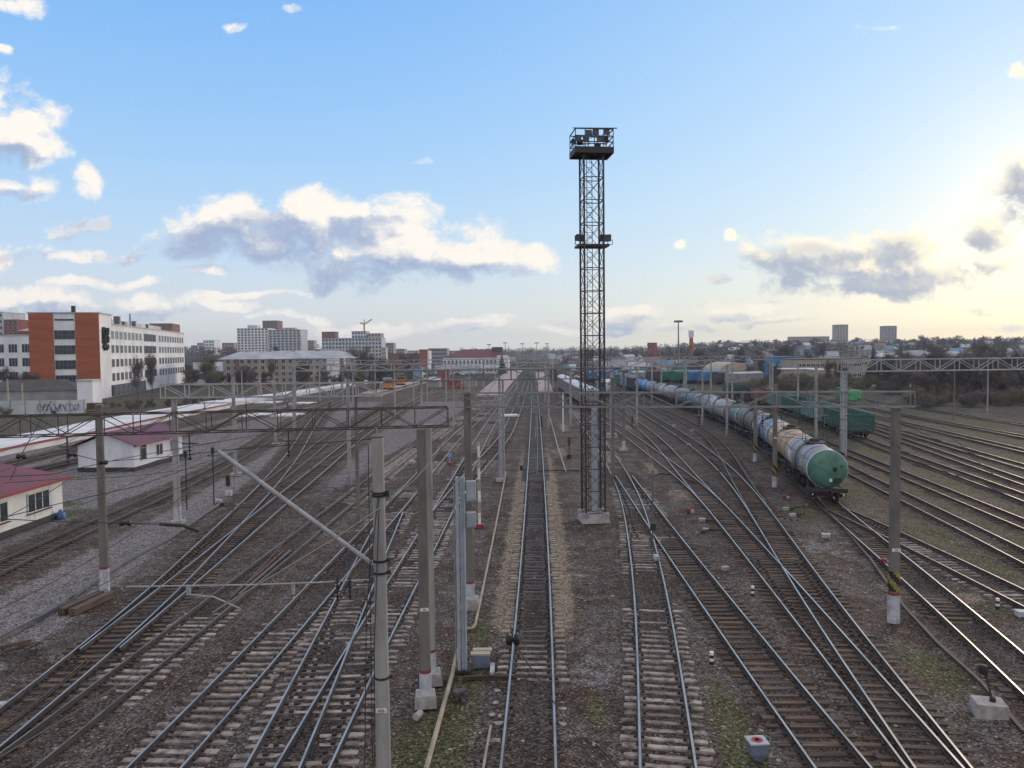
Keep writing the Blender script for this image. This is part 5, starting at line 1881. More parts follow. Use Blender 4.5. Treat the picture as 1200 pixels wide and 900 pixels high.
for i, (x0, x1, y0, Y, rf, lab) in enumerate(((801, 842, 431, 330, 'roof_dark', 'dark arched hangar roof left of the cream one'), (842, 884, 432, 300, 'beige_metal', 'cream arched hangar roof near the bare trees'))):
    a, b2 = at(x0, y0 + 6, Y), at(x1, y0 + 6, Y)
    root = thing('arched_hangar', lab, 'hangar', ((a.x + b2.x) / 2, Y, 0))
    w = b2.x - a.x
    zt = at(x0, y0 - 7, Y).z
    poly = [(math.cos(R(q)) * w / 2, max(zt * .35, .1) + math.sin(R(q)) * zt * .65) for q in range(0, 181, 15)] + [(-w / 2, 0), (w / 2, 0)]
    MB().prism(poly, 0, 26).build('shell', rf, root)
    MB().box((0, -.06, zt * .25), (w * .4, .1, zt * .5)).build('door', 'plinth_dark', root)
block('white_strip_store', 'long white store wall behind the far green and blue wagons', 800, 846, 438, 316, 6, 'facade_white', roof='roof_grey', zb=-.2, cat='store')
root, w_, H_ = block('blue_hall', 'bright blue hall with pale bands', 903, 934, 418.5, 330, 14, 'blue_paint', roof='blue_paint')
MB().box((0, -.1, H_ * .62), (w_, .2, .9)).build('white_band', 'blue_pale', root)
MB().box((0, -.1, H_ * .3), (w_, .2, 1.2)).build('dark_band', 'plinth_dark', root)
block('beige_warehouse', 'long beige warehouse with a dark flat roof right of the blue hall', 934, 1010, 421, 300, 18, 'facade_beige', roof='roof_dark', floors=2, cols=14, ww=1.6, wh=1.2)
block('beige_warehouse', 'pale front annex of the beige warehouse', 915, 962, 433, 270, 10, 'facade_beige', roof='roof_white', floors=1, cols=9, ww=1.4, wh=1.2)
block('beige_warehouse', 'cream end wall building left of the thick pale post', 958, 976, 434, 258, 9, 'beige_metal', roof='roof_white')
block('yellow_house', 'yellowish flat building right of the dark warehouse roof', 1003, 1022, 420, 330, 10, 'beige_metal', roof='roof_dark', floors=2, cols=4, ww=1.3, wh=1.2)
block('cream_house', 'cream building with a broad roof between the dark conifers', 1032, 1056, 418, 310, 10, 'beige_metal', roof='roof_white', roof_h=1.4, floors=2, cols=5, ww=1.3, wh=1.2)
block('green_container', 'bright green container box below the cream building', 996, 1009, 457.5, 178, 3, 'green_bright', zb=0, cat='container')
block('green_container', 'dark green container left of the bright one', 985, 996, 454.5, 180, 3, 'green_paint', zb=0, cat='container')
block('apartment_tower', 'pinkish tower block on the right ridge, left of the two', 980.5, 994, 380.5, 1150, 16, 'facade_pink', floors=12, cols=4, ww=2.6, wh=1.8, roof='facade_brown')
block('apartment_tower', 'grey tower block on the right ridge, right of the two', 1037, 1051, 382, 1150, 16, 'facade_grey', floors=12, cols=4, ww=2.6, wh=1.8, roof='roof_grey')
block('long_slab', 'long pale apartment slab on the right ridge left of the towers', 927, 972, 394.5, 1100, 14, 'facade_pink', floors=5, cols=14, ww=2, wh=1.6, roof='roof_grey')
block('long_slab', 'pale blue roofed long building below the ridge towers', 948, 998, 400.5, 950, 14, 'facade_cool', floors=2, cols=14, ww=2, wh=1.4, roof='blue_pale')
block('long_slab', 'white long building on the ridge at the right edge', 1182, 1215, 397, 900, 14, 'facade_white', floors=3, cols=8, ww=2, wh=1.4, roof='roof_grey')
block('long_slab', 'blue roofed long shed behind the bare trees at the right edge', 1170, 1215, 424.5, 420, 14, 'blue_pale', roof='blue_paint')
rr = random.Random(5)
GH = 'small houses scattered over the far slopes'
n_h = 0
roofs = ['roof_far', 'roof_far_pale', 'roof_dark', 'roof_far', 'facade_brown', 'roof_far_blue', 'roof_far_pale']
walls = ['facade_white', 'facade_beige', 'facade_cool', 'facade_pink', 'facade_grey', 'beige_metal']
adj = {'roof_far': 'grey', 'roof_far_pale': 'whitish', 'roof_dark': 'dark', 'facade_brown': 'brown', 'roof_far_blue': 'blue'}
for i in range(170):
    px = rr.uniform(640, 1225) if i < 150 else rr.uniform(225, 600)
    Y = rr.uniform(380, 1050)
    w = rr.uniform(6, 12)
    x = (px - 600) / 900 * Y
    z0 = hz(x, Y)
    if px < 700 and Y < 600:
        continue
    dpx = w * 900 / Y
    yb = 450 - 900 * math.tan(math.atan2(z0 - CAM_Z, Y) + R(PITCH)) - (px - 620) * .0105
    hh = rr.uniform(3, 6) * 900 / Y
    rf = rr.choice(roofs)
    gable_house('small far house with a %s roof among the trees on the slope' % adj[rf], px, px + dpx, yb - hh, yb - hh - rr.uniform(2, 3.2) * 900 / Y, Y, rr.uniform(7, 10), rr.choice(walls), rf, rr.uniform(-.5, .5), GH, win=2 if Y < 700 else 0)

# parked cars beyond the yard
def make_car():
    root = thing('parked_car', 'x', 'car', (0, 0, 0), group='cars parked beyond the far tracks')
    prof = [(-2.1, .35), (2.1, .35), (2.15, .75), (1.3, .95), (.75, 1.42), (-.9, 1.45), (-1.6, 1.0), (-2.15, .9)]
    MB().prism([(x, z) for x, z in prof], -.85, .85).build('body', 'white_paint', root)
    for y in (-.86, .86):
        MB().box((-.1, y, 1.17), (1.5, .03, .36)).build('side_window', 'glass', root)
    for x in (-1.35, 1.35):
        for y in (-.8, .8):
            MB().lathe((x, y, .33), [(.33, -.1), (.33, .1)], 12, axis='Y').build('wheel', 'black_paint', root)
    return root


car0 = make_car()
cols_ = [('white_paint', 'white'), ('galv_dark', 'dark grey'), ('blue_paint', 'blue'), ('red_paint', 'red'), ('galv', 'silver'), ('black_paint', 'black')]
for i in range(34):
    if i < 22:
        p = Vector((rr.uniform(18, 40) + (i // 11) * 7, 330 + (i % 11) * 8 + rr.uniform(-1, 1), 0))
    else:
        p = Vector((-52 + (i - 22) * 3.4, 395 + rr.uniform(-2, 2), 0))
    cm, cn_ = cols_[i % 6]
    o = car0 if i == 0 else dup(car0, p, 0)
    o.location = (p.x, p.y, hz(p.x, p.y))
    o.rotation_euler = (0, 0, rr.uniform(-.1, .1) + (0 if i < 22 else 1.57))
    o['label'] = ('small %s car parked in the far lot right of the tracks' if i < 22 else 'small %s car parked in front of the station') % cn_
    for ch in o.children:
        if ch.name.startswith('body'):
            setmat(ch, cm)
# ------------------------------------------------------------------ trees and scrub
def bare_tree(seed, H=10.0, spread=.32, twigs=900, kind_='tree'):
    r = random.Random(seed)
    tr, cr = MB(), MB()
    tips = []

    def limb(p, d, L, rad, depth, mb):
        n = 3
        pts, rs = [p], [rad]
        q = p
        for k in range(n):
            d = (d + Vector((r.uniform(-.22, .22), r.uniform(-.22, .22), r.uniform(-.05, .16)))).normalized()
            q = q + d * (L / n)
            pts.append(q)
            rs.append(rad * (1 - .55 * (k + 1) / n))
        mb.tube(pts, rs, 6 if depth == 0 else 4, cap=False)
        if depth >= 3:
            tips.append((pts[1], d, L))
            tips.append((q, d, L))
            return
        kids = (7 if depth == 0 else 4) if depth < 2 else 3
        for k in range(kids):
            f = r.uniform(.16, 1)
            base = pts[min(int(f * n), n - 1)].lerp(pts[min(int(f * n) + 1, n)], f * n % 1)
            an = r.uniform(0, 6.28)
            side = Vector((math.cos(an), math.sin(an), r.uniform(.1, 1.0)))
            nd = (d * (1 - spread) + side.normalized() * (spread + .35)).normalized()
            limb(base, nd, L * r.uniform(.42, .62), rs[-1] * .75, depth + 1, cr)
        tips.append((q, d, L * .5))

    if kind_ == 'tree':
        limb(Vector((0, 0, 0)), Vector((0, 0, 1)), H * .62, H * .017, 0, tr)
    else:
        for k in range(6):
            an = k * 1.05
            limb(Vector((math.cos(an) * .25, math.sin(an) * .25, 0)), Vector((math.cos(an) * .4, math.sin(an) * .4, 1)).normalized(), H * .42, H * .012, 1, tr if k == 0 else cr)
    vs, fs = [], []
    for k in range(twigs):
        p, d, L = r.choice(tips)
        p = p + Vector((r.gauss(0, .06), r.gauss(0, .06), r.gauss(0, .06))) * H * .6
        dd = (d + Vector((r.gauss(0, .7), r.gauss(0, .7), r.gauss(.1, .5)))).normalized()
        L2 = H * r.uniform(.05, .11)
        s = dd.cross(Vector((r.gauss(0, 1), r.gauss(0, 1), r.gauss(0, 1)))).normalized() * (H * .0032)
        o = len(vs)
        q = p + dd * L2
        s2 = dd.orthogonal().normalized() * L2 * .35
        vs += [p - s, p + s, q, p + dd * L2 * .4 - s, p + dd * L2 * .4 + s, p + dd * L2 * .8 + s2]
        fs += [(o, o + 1, o + 2), (o + 3, o + 4, o + 5)]
    cr.add(vs, fs)
    return tr.mesh('trunk', ['bark']), cr.mesh('crown', ['twig'])


def conifer(seed, H=12):
    r = random.Random(seed)
    tr = MB().tube([(0, 0, 0), (0, 0, H * .5), (0, 0, H * .98)], [H * .02, H * .012, .02], 7)
    cr = MB()
    vs, fs = [], []
    z = H * .1
    while z < H:
        rad = (1 - z / H) ** .85 * H * .24 + .05
        n = int(7 + rad * 6)
        for k in range(n):
            an = r.uniform(0, 6.28)
            L = rad * r.uniform(.55, 1.1)
            d = Vector((math.cos(an), math.sin(an), r.uniform(-.45, -.05)))
            s = Vector((-math.sin(an), math.cos(an), 0)) * L * .22
            for f0, f1 in ((.05, .6), (.4, 1.0)):
                o = len(vs)
                p = Vector((0, 0, z)) + d * L * f0
                q = Vector((0, 0, z)) + d * L * f1 + Vector((0, 0, r.uniform(-.1, .1) * L))
                m_ = (p + q) / 2
                vs += [p, m_ - s + Vector((0, 0, -.12 * L)), q, m_ + s + Vector((0, 0, -.12 * L)), m_ + Vector((0, 0, .08 * L))]
                fs += [(o, o + 1, o + 4), (o + 1, o + 2, o + 4), (o + 2, o + 3, o + 4), (o + 3, o, o + 4)]
        z += H * .028
    cr.add(vs, fs)
    return tr.mesh('trunk', ['bark']), cr.mesh('crown', ['needle'])


TREES = [bare_tree(3, 10, .22, 2600), bare_tree(8, 10, .30, 3000), bare_tree(15, 10, .18, 2400), bare_tree(23, 10, .34, 3200)]
BUSH = [bare_tree(31, 5, .3, 2000, 'bush'), bare_tree(37, 5, .4, 2300, 'bush')]
CONE = [conifer(5, 12), conifer(9, 12)]


def plant(name, label, cat, pair, x, y, h, base_h, group=None, crown=None, zs=1.0, z=None):
    s = h / base_h
    root = thing(name, label, cat, (x, y, (hz(x, y) if z is None else z) - .1), rnd.uniform(0, 6.28), group)
    root.scale = (s * zs, s * zs, s)
    put('trunk', pair[0], root)
    c_ = put('crown', pair[1], root)
    if crown:
        setmat(c_, crown)
    return root


r = random.Random(77)
# thicket at the right, foot to crown
for i in range(105):
    px = r.uniform(1030, 1265)
    Y = r.uniform(165, 235)
    x = (px - 600) / 900 * Y
    if x < .34 * Y + 32:
        continue
    plant('bare_tree', 'leafless brown tree in the thicket along the right edge of the yard', 'tree', r.choice(TREES), x, Y, r.uniform(6.0, 10.5), 10, 'bare trees of the right thicket', r.choice(['twig', 'twig', 'twig_dark']), 1.25)
for px, ytop, Y, kindl in ((1152, 396, 215, 'tallest bare tree standing above the right thicket'), (1170, 402, 220, 'tall bare tree right of the tallest one in the right thicket'), (1098, 408, 230, 'tall bare tree at the left end of the right thicket'), (1135, 405, 225, 'bare tree just left of the tallest one')):
    p = at(px, ytop, Y)
    plant('bare_tree', kindl, 'tree', r.choice(TREES), p.x, Y, p.z, 10)
for i in range(120):
    px = r.uniform(1030, 1265)
    Y = r.uniform(152, 240) if i > 40 else r.uniform(152, 172)
    plant('bare_shrub', 'low brown shrub at the foot of the right thicket', 'shrub', r.choice(BUSH), max((px - 600) / 900 * Y, .32 * Y + 34), Y, r.uniform(2.2, 5), 5, 'low shrubs along the right thicket', r.choice(['twig', 'twig_dark', 'twig_olive']), 1.5)
# scrub in front of the warehouses
for i in range(46):
    px = r.uniform(868, 1045)
    Y = r.uniform(205, 262)
    x = (px - 600) / 900 * Y
    plant('bare_shrub', 'brown scrub bush in front of the beige warehouses', 'shrub', r.choice(BUSH), x, Y, r.uniform(3.0, 6.5), 5, 'scrub before the warehouses', r.choice(['twig', 'twig_dark', 'twig_olive', 'twig']), 1.3)
for px, ytop, Y in ((893, 416, 270), (905, 422, 255), (880, 424, 265), (972, 424, 232), (980, 420, 235)):
    p = at(px, ytop, Y)
    plant('bare_tree', 'greyish bare tree standing before the blue hall and the warehouses', 'tree', r.choice(TREES), p.x, Y, p.z, 10, 'bare trees before the warehouses')
# dark conifers picked out in the picture
for px, ytop, Y, lab in ((1024, 403, 300, 'dark pointed spruce right of the yellowish flat building'), (1064, 411, 290, 'broad dark spruce right of the cream building'), (588, 411, 402, 'dark spruce in front of the station end'), (950, 410, 430, 'dark spruce behind the warehouses roof'), (1075, 403, 520, 'dark spruce on the slope left of the white houses'),
                         (1180, 401, 480, 'dark spruce on the slope near the right edge'), (857, 406, 520, 'dark spruce on the slope above the cream hangar'), (880, 409, 540, 'second dark spruce on the slope above the cream hangar'), (785, 405, 560, 'dark spruce between lamp mast and brick water tower'), (776, 406, 570, 'dark spruce just right of the brick water tower')):
    p = at(px, ytop, Y)
    plant('spruce', lab, 'tree', r.choice(CONE), p.x, Y, p.z - hz(p.x, Y), 12, None, None, 1.1)
# left: trees about the long beige house, along the verge and on the hill
for i in range(46):
    px = r.uniform(222, 462)
    Y = r.uniform(232, 312)
    x = (px - 600) / 900 * Y
    if abs(px - 340) < 40 and r.random() < .5:
        continue
    plant('bare_tree', 'brownish bare tree in front of the long beige house', 'tree', r.choice(TREES), x, Y, r.uniform(4.5, 9.5), 10, 'bare trees before the long beige house', r.choice(['twig', 'twig_dark', 'twig_olive']), 1.2)
for px, ytop, Y, lab in ((419, 402, 330, 'big spreading bare tree at the right end of the long beige house'), (243, 415, 290, 'olive tinted bare tree left of the long beige house'), (317, 424, 300, 'dark bushy tree before the middle of the long house'), (175, 418, 208, 'thin bare tree before the works windows'), (160, 423, 205, 'second thin bare tree before the works windows')):
    p = at(px, ytop, Y)
    plant('bare_tree', lab, 'tree', TREES[2] if 'thin' in lab else r.choice(TREES), p.x, Y, p.z, 10, None, 'twig_olive' if 'olive' in lab else 'twig', .8 if 'thin' in lab else 1.35)
for i in range(46):
    px = r.uniform(-20, 330)
    f = (px + 20) / 350
    Y = r.uniform(150, 176) + f * 40
    x = (px - 600) / 900 * Y
    if x > -77:
        x -= 8
    plant('bare_shrub', 'dry brown shrub on the verge behind the white platform', 'shrub', r.choice(BUSH), x, Y, r.uniform(1.2, 3.0), 5, 'dry shrubs on the left verge', r.choice(['twig', 'twig_olive', 'twig_dark']), 1.6)
for px, py in ((40, 447), (24, 450), (12, 446)):
    p = at(px, py, 196)
    plant('bare_tree', 'dark shrubby tree behind the graffiti wall', 'tree', r.choice(TREES), p.x, 196, 9, 10, 'trees behind the graffiti wall', 'twig_dark')
# far slopes
for i in range(235):
    if i < 175:
        px = r.uniform(640, 1230)
    else:
        px = r.uniform(215, 640)
    Y = 400 + 900 * r.random() ** 1.1
    x = (px - 600) / 900 * Y
    if abs(x - .03 * Y) < 40:
        continue
    h = r.uniform(7, 13)
    if r.random() < .14:
        plant('spruce', 'dark conifer on the far slopes', 'tree', r.choice(CONE), x, Y, h * 1.1, 12, 'conifers on the far slopes')
    else:
        plant('bare_tree', 'bare tree on the far slopes', 'tree', r.choice(TREES), x, Y, h, 10, 'bare trees on the far slopes', r.choice(['twig_dark', 'twig', 'twig_dark']), 1.5)
# woods that read as one mass along the ridges
def wood(label, rows):
    vs, fs = [], []
    rr2 = random.Random(len(rows))
    for (px0, px1, Y, h, n) in rows:
        for i in range(n):
            px = rr2.uniform(px0, px1)
            y = Y + rr2.uniform(-60, 60)
            x = (px - 600) / 900 * y
            hh = h * rr2.uniform(.55, 1.1)
            z0 = hz(x, y)
            w = hh * rr2.uniform(.35, .6)
            for k in range(26):
                o = len(vs)
                an = rr2.uniform(0, 6.28)
                rad = w * math.sqrt(rr2.random())
                zz = z0 + hh * (.12 + .88 * rr2.random() ** .8) * (1 - .35 * (rad / w) ** 2)
                c_ = Vector((x + math.cos(an) * rad, y + math.sin(an) * rad, zz))
                e1 = Vector((rr2.gauss(0, 1), rr2.gauss(0, 1), rr2.gauss(0, 1))).normalized() * hh * .13
                e2 = Vector((rr2.gauss(0, 1), rr2.gauss(0, 1), rr2.gauss(0, 1))).normalized() * hh * .13
                vs += [c_ - e1, c_ + e2, c_ + e1]
                fs += [(o, o + 1, o + 2)]
            o = len(vs)
            vs += [(x - .2, y, z0 - .5), (x + .2, y, z0 - .5), (x, y, z0 + hh * .8)]
            fs += [(o, o + 1, o + 2)]
    mb = MB()
    mb.add(vs, fs)
    o = mb.build('woods', 'twig_dark')
    tag(o, label, 'woods')
    return kind(o, 'stuff')


wood('dark leafless woods covering the far ridges', [(640, 1240, 620, 9, 260), (640, 1240, 800, 10, 320), (700, 1240, 1000, 11, 320), (560, 1240, 1250, 12, 320), (540, 900, 1600, 13, 240), (210, 600, 760, 10, 220), (210, 600, 1000, 12, 200), (420, 640, 560, 7, 90), (776, 900, 540, 12, 130), (-500, 205, 620, 10, 160), (-500, 205, 950, 12, 160), (1245, 1900, 700, 10, 140)])
# ------------------------------------------------------------------ small things between the tracks
def thing_at(name, label, cat, px, py, rz=0.0, group=None):
    g_ = gp(px, py)
    return thing(name, label, cat, (g_.x, g_.y, 0), rz, group)


# relay boxes and point machines
rt = thing_at('track_box', 'grey metal box with a pink red circle painted on its lid', 'box', 887, 888, R(4))
MB().box((0, 0, .34), (.52, .46, .34)).box((0, -.02, .1), (.3, .3, .2)).build('body', 'box_blue', rt)
lid = MB().box((0, 0, .53), (.58, .54, .04)).build('lid', 'box_grey', rt)
MB().lathe((0, 0, .555), [(.17, 0), (.17, .006), (.075, .006), (.075, 0)], 20).build('red_ring', 'red_paint', lid)
boxes = [(850, 668, 'small pale box in the moss left of the big turnout', .55), (827, 622, 'pale point machine box, front one of three by the red lamp', .5), (818, 625, 'small pale stone block beside the front point machine', .35), (823, 611, 'pale point machine box, rear one of three by the red lamp', .6),
         (921, 598, 'pale point machine right of the red lamp', .6), (929, 605, 'grey low box just below the right point machine', .55), (968, 630, 'bluish grey box in the gravel below the tank wagon', .7), (807, 478 + 44, 'pale box beside the curving siding', .6), (1044, 662, 'hidden pale box behind the striped post', .4),
         (409, 560, 'pale box near the pale cantilever end', .7), (453, 534, 'flat pale box right of the nearest mast top', .8), (483, 543, 'white cover left of the paired masts', .8), (511, 543, 'white cover right of the paired masts', .5), (256, 589, 'white cabinet by the ladder crossing', .7), (260, 592, 'reddish base by the ladder crossing', .6),
         (278, 592, 'round pale lid between the ladder rails', .3), (286, 591, 'second round pale lid between the ladder rails', .3), (512, 617, 'small cream box beside the rail behind the paired masts', .4), (790, 500, 'bluish box between the right tracks', .8), (811, 506, 'pale flat box by the mossy strip', .8), (718, 700, 'tiny pale block in ballast', .25),
         (1198, 722, 'white block at the right picture edge', .7), (0, 830, 'white block at the left picture edge', .5)]
for i, (px, py, lab, s) in enumerate(boxes):
    rt = thing_at('track_box', lab, 'box', px, py, rnd.uniform(-.4, .4))
    m_ = 'rust' if 'reddish' in lab else ('whitewash' if 'white' in lab else ('concrete_base' if 'pale' in lab else 'box_grey'))
    s *= .72
    MB().box((0, 0, s * .22), (s, s * .7, s * .44)).build('body', m_, rt)
    MB().box((0, 0, s * .47), (s * 1.08, s * .78, s * .07)).build('lid', 'box_grey' if i % 2 else m_, rt)
    if 'point machine' in lab:
        MB().bar((s * .5, 0, .12), (s * .5 + .8, .1, .12), .07).box((s * .9, .05, .1), (.5, .25, .14)).build('drive_rod', 'black_iron', rt)
for px, py, lab in ((807, 601, 'red round signal lamp by the point machines'), (919, 585, 'red signal lamp lying near the tank wagon'), (1036, 662, 'red white marker beside the striped post')):
    rt = thing_at('signal_lamp', lab, 'lamp', px, py)
    MB().lathe((0, 0, 0), [(.11, 0), (.16, .1), (.18, .32), (.12, .38), (0, .4)], 12).build('lamp', 'red_paint', rt, smooth=True)
    MB().box((.28, .1, .1), (.3, .2, .2)).build('base', 'box_grey', rt)
# small striped marker posts
for px, py, lab in ((834, 778, 'tiny black and white marker post in the moss by the curved track'), (882, 698, 'tiny black and white marker on bright moss'), (1169, 713, 'tiny black and white marker by the dark-railed track')):
    rt = thing_at('marker_post', lab, 'marker post', px, py)
    mb = MB()
    for k in range(4):
        mb.lathe((0, 0, k * .12), [(.085, 0), (.085, .12)], 10, k % 2)
    mb.build('post', ['black_paint', 'white_paint'], rt)
# the weighted point lever on its white block
rt = thing_at('point_lever', 'weighted black point lever standing on a white concrete block', 'lever', 1159, 836, R(-14))
MB().add([(-.5, -.42, 0), (.5, -.42, 0), (.5, .42, 0), (-.5, .42, 0), (-.45, -.38, .42), (.45, -.38, .42), (.45, .38, .42), (-.45, .38, .42)], [(0, 1, 5, 4), (1, 2, 6, 5), (2, 3, 7, 6), (3, 0, 4, 7), (4, 5, 6, 7)])
mb = MB()
mb.add([(-.5, -.42, -.05), (.5, -.42, -.05), (.5, .42, -.05), (-.5, .42, -.05), (-.46, -.38, .42), (.46, -.38, .42), (.46, .38, .42), (-.46, .38, .42)], [(0, 1, 5, 4), (1, 2, 6, 5), (2, 3, 7, 6), (3, 0, 4, 7), (4, 5, 6, 7)])
mb.build('block', 'concrete_base', rt)
MB().bar((.1, 0, .42), (-.1, .15, 1.35), .05).lathe((.1, 0, .42), [(.1, 0), (.1, .12), (.04, .16)], 10).build('lever', 'black_iron', rt)
MB().lathe((-.13, .17, 1.4), [(.0, -.17), (.13, -.14), (.15, 0), (.13, .14), (0, .17)], 12).build('weight', 'black_iron', rt)
# stacked timbers
rt = thing_at('timber_stack', 'pair of old brown timbers lying beside the white-based left mast', 'timber', 102, 710, math.atan2((gp(126, 698) - gp(80, 719)).y, (gp(126, 698) - gp(80, 719)).x))
for k, y in enumerate((-.3, .28)):
    MB().box((0, y, .16), (2.7, .36, .32)).build('timber', 'sl_wood', rt)
rt = thing_at('timber_heap', 'dark heap of scrap at the left edge below the pale gravel', 'scrap heap', 18, 765)
for k in range(7):
    MB().bar((rnd.uniform(-1, 1), rnd.uniform(-.6, .6), .08 + .05 * k), (rnd.uniform(-1, 1), rnd.uniform(-.6, .6), .10 + .03 * k), .16, .09).build('scrap_piece', 'sl_wood', rt)
# dwarf signals
for px, py, lab, hgt, foot in ((268, 581, 'black headed dwarf signal beside the ladder crossing', 1.7, 'whitewash'), (667, 537, 'rusty narrow signal with a black foot box left of the tower', 2.3, 'black_iron')):
    rt = thing_at('dwarf_signal', lab, 'signal', px, py)
    MB().tube([(0, 0, 0), (0, 0, hgt)], .06, 8).build('post', 'rust' if 'rusty' in lab else 'galv', rt)
    MB().box((0, -.05, hgt - .35), (.34, .22, .95)).lathe((0, -.18, hgt - .1), [(.14, 0), (.14, .1)], 12, axis='Y').lathe((0, -.18, hgt - .55), [(.14, 0), (.14, .1)], 12, axis='Y').build('signal_head', 'rust' if 'rusty' in lab else 'black_iron', rt)
    MB().box((0, 0, .22), (.5, .4, .44)).build('foot', foot, rt)
# grey battery box and slab between post and straight track
rt = thing_at('battery_box', 'grey battery box with two pale boards on top, near the straight track', 'box', 564, 781)
MB().box((0, 0, .28), (.62, .5, .5)).build('body', 'box_blue', rt)
MB().box((-.02, -.1, .56), (.76, .3, .06)).box((.04, .22, .58), (.74, .26, .06)).build('boards', 'beige_metal', rt)
rt = thing_at('cable_marker', 'short pale cable cover beside the grey battery box', 'cable cover', 577, 788)
MB().box((0, 0, .1), (.16, .9, .2)).build('cover', 'box_grey', rt)
rt = thing_at('timber_beam', 'weathered beam lying across below the grey battery box', 'timber', 572, 796)
MB().box((.05, 0, .07), (1.9, .14, .14)).build('beam', 'sl_wood', rt)
rt = thing_at('rubble_pile', 'small dark pile of broken timber left of the straight track', 'rubble', 539, 818)
for k in range(8):
    MB().bar((rnd.uniform(-.25, .25), rnd.uniform(-.5, .5), .04 + .04 * k), (rnd.uniform(-.25, .25), rnd.uniform(-.5, .5), .08 + .04 * k), .12, .09).build('broken_board', 'sl_dark', rt)
rt = thing_at('concrete_stub', 'short broken concrete stub before the paired mast base', 'stub', 490, 842, R(70))
MB().lathe((0, 0, .12), [(.12, -.17), (.12, .17)], 12, axis='X').build('stub', 'concrete_base', rt)
for i, (px, py) in enumerate(((583, 810), (581, 824), (577, 838))):
    rt = thing_at('stone', ['white stone beside the straight track, farthest of three', 'white stone beside the straight track, middle of three', 'long white stone beside the straight track, nearest of three'][i], 'stone', px, py, .5 * i)
    MB().lathe((0, 0, -.03), [(.07, 0), (.13, .05), (.06, .09), (0, .1)], 6).build('stone', 'concrete_base', rt)
rs = random.Random(40)
g0 = 'pale loose stones on the ballast'
for i in range(90):
    px, py = rs.uniform(40, 1180), rs.uniform(600, 895)
    g_ = gp(px, py)
    if min(near_of(B, g_)[0] for B in LINES.values()) < 1.0:
        continue
    rt = thing('stone', 'pale loose stone lying on the ballast', 'stone', (g_.x, g_.y, -.02), rs.uniform(0, 6), g0)
    s = rs.uniform(.035, .085)
    mb = MB()
    mb.lathe((0, 0, 0), [(s * .8, 0), (s * rs.uniform(.9, 1.2), s * .4), (s * .5, s * rs.uniform(.7, 1)), (0, s)], 6)
    mb.build('stone', 'concrete' if i % 3 else 'concrete_base', rt)


# pipes, troughs and lone rails
def run(name, label, cat, px, z, r_, m_, sect='tube', group=None):
    root = thing(name, label, cat, (0, 0, 0), 0, group)
    P = [gp(x, y, z) for x, y in px]
    mb = MB()
    if sect == 'tube':
        mb.tube(P, r_, 8)
    else:
        for p, q in zip(P, P[1:]):
            mb.bar(p, q, r_ * 2.4, r_ * 2)
    mb.build(name.split('_')[-1], m_, root)
    return root


run('beige_pipe', 'beige pipe running along the left of the straight track and bent at its end', 'pipe', [(593, 553), (584, 600), (573, 655), (557, 732), (553.5, 736), (547, 736.5)], .12, .06, 'pipe_beige')
run('beige_pipe', 'long beige pipe beside the pale steel channel post at the bottom', 'pipe', [(536, 762), (530, 790), (521, 822), (510, 862), (499, 902)], .14, .08, 'pipe_beige')
run('beige_pipe', 'thin beige pipe close to the left rail of the straight track', 'pipe', [(575, 851), (570, 878), (566, 902)], .1, .045, 'pipe_beige')
run('cable_trough', 'pale cable trough right of the straight track in mid yard', 'trough', [(641, 476), (646, 495), (654, 525), (663, 552)], .08, .08, 'pipe_beige')
run('lone_rail', 'spare rail lying on the pale gravel along the left ladder', 'rail', [(-10, 753), (50, 722), (100, 688), (150, 655), (200, 629), (245, 598), (262, 588)], .12, .07, 'galv_dark', 'bar')
run('lone_rail', 'lone rusty rail on the ground in front of the striped post', 'rail', [(938, 560), (985, 615), (1020, 655), (1060, 712), (1100, 755), (1150, 800), (1200, 858)], .08, .055, 'rust_steel', 'bar')
run('lone_rail', 'brown cable line beside the first striped mast', 'cable', [(860, 502), (885, 525), (930, 560), (958, 590)], .06, .05, 'rust_steel', 'bar')
run('lone_rail', 'pair of old rails lying between the rails at lower left, left one', 'rail', [(-5, 860), (40, 825), (85, 788), (102, 772)], .05, .022, 'sl_wood', 'bar')
run('lone_rail', 'pair of old rails lying between the rails at lower left, right one', 'rail', [(5, 855), (48, 822), (92, 786), (108, 772)], .05, .022, 'sl_wood', 'bar')
run('lone_rail', 'check rail inside the brown-railed track, left one', 'rail', [(268, 700), (300, 675), (333, 645)], .15, .05, 'rust', 'bar')
run('lone_rail', 'check rail inside the brown-railed track, right one', 'rail', [(280, 697), (308, 673), (340, 645)], .15, .05, 'galv_dark', 'bar')
run('black_hose', 'black hose across the sandy ground left of the tower', 'hose', [(618, 556), (632, 552), (655, 551), (690, 552)], .08, .05, 'black_iron')
run('black_hose', 'black curved hose in the sandy ground right of the tower', 'hose', [(761, 560), (772, 555), (785, 556), (800, 560), (816, 566)], .08, .05, 'black_iron')
run('thin_rod', 'thin rod slanting in front of the straight track at the bottom', 'rod', [(698, 872), (712, 886), (728, 903)], .1, .03, 'black_iron')
rt = thing_at('barrier_post', 'thin dark post standing between the two turnout tracks right of the tower', 'post', 765, 655)
MB().tube([(0, 0, 0), (0, 0, 5.2)], .05, 8).build('pole', 'galv_dark', rt)
MB().box((0, -.05, 1.9), (.3, .2, .4)).build('fitting', 'black_iron', rt)
MB().box((.1, -.6, .25), (.3, .6, .25)).build('foot_box', 'box_grey', rt)
rt = thing_at('switch_stand', 'bluish stand with a red foot beside the rail behind the paired masts', 'stand', 527, 544)
MB().tube([(0, 0, 0), (0, 0, 1.1)], .08, 8).box((0, 0, 1.0), (.5, .1, .4)).build('stand', 'blue_pale', rt)
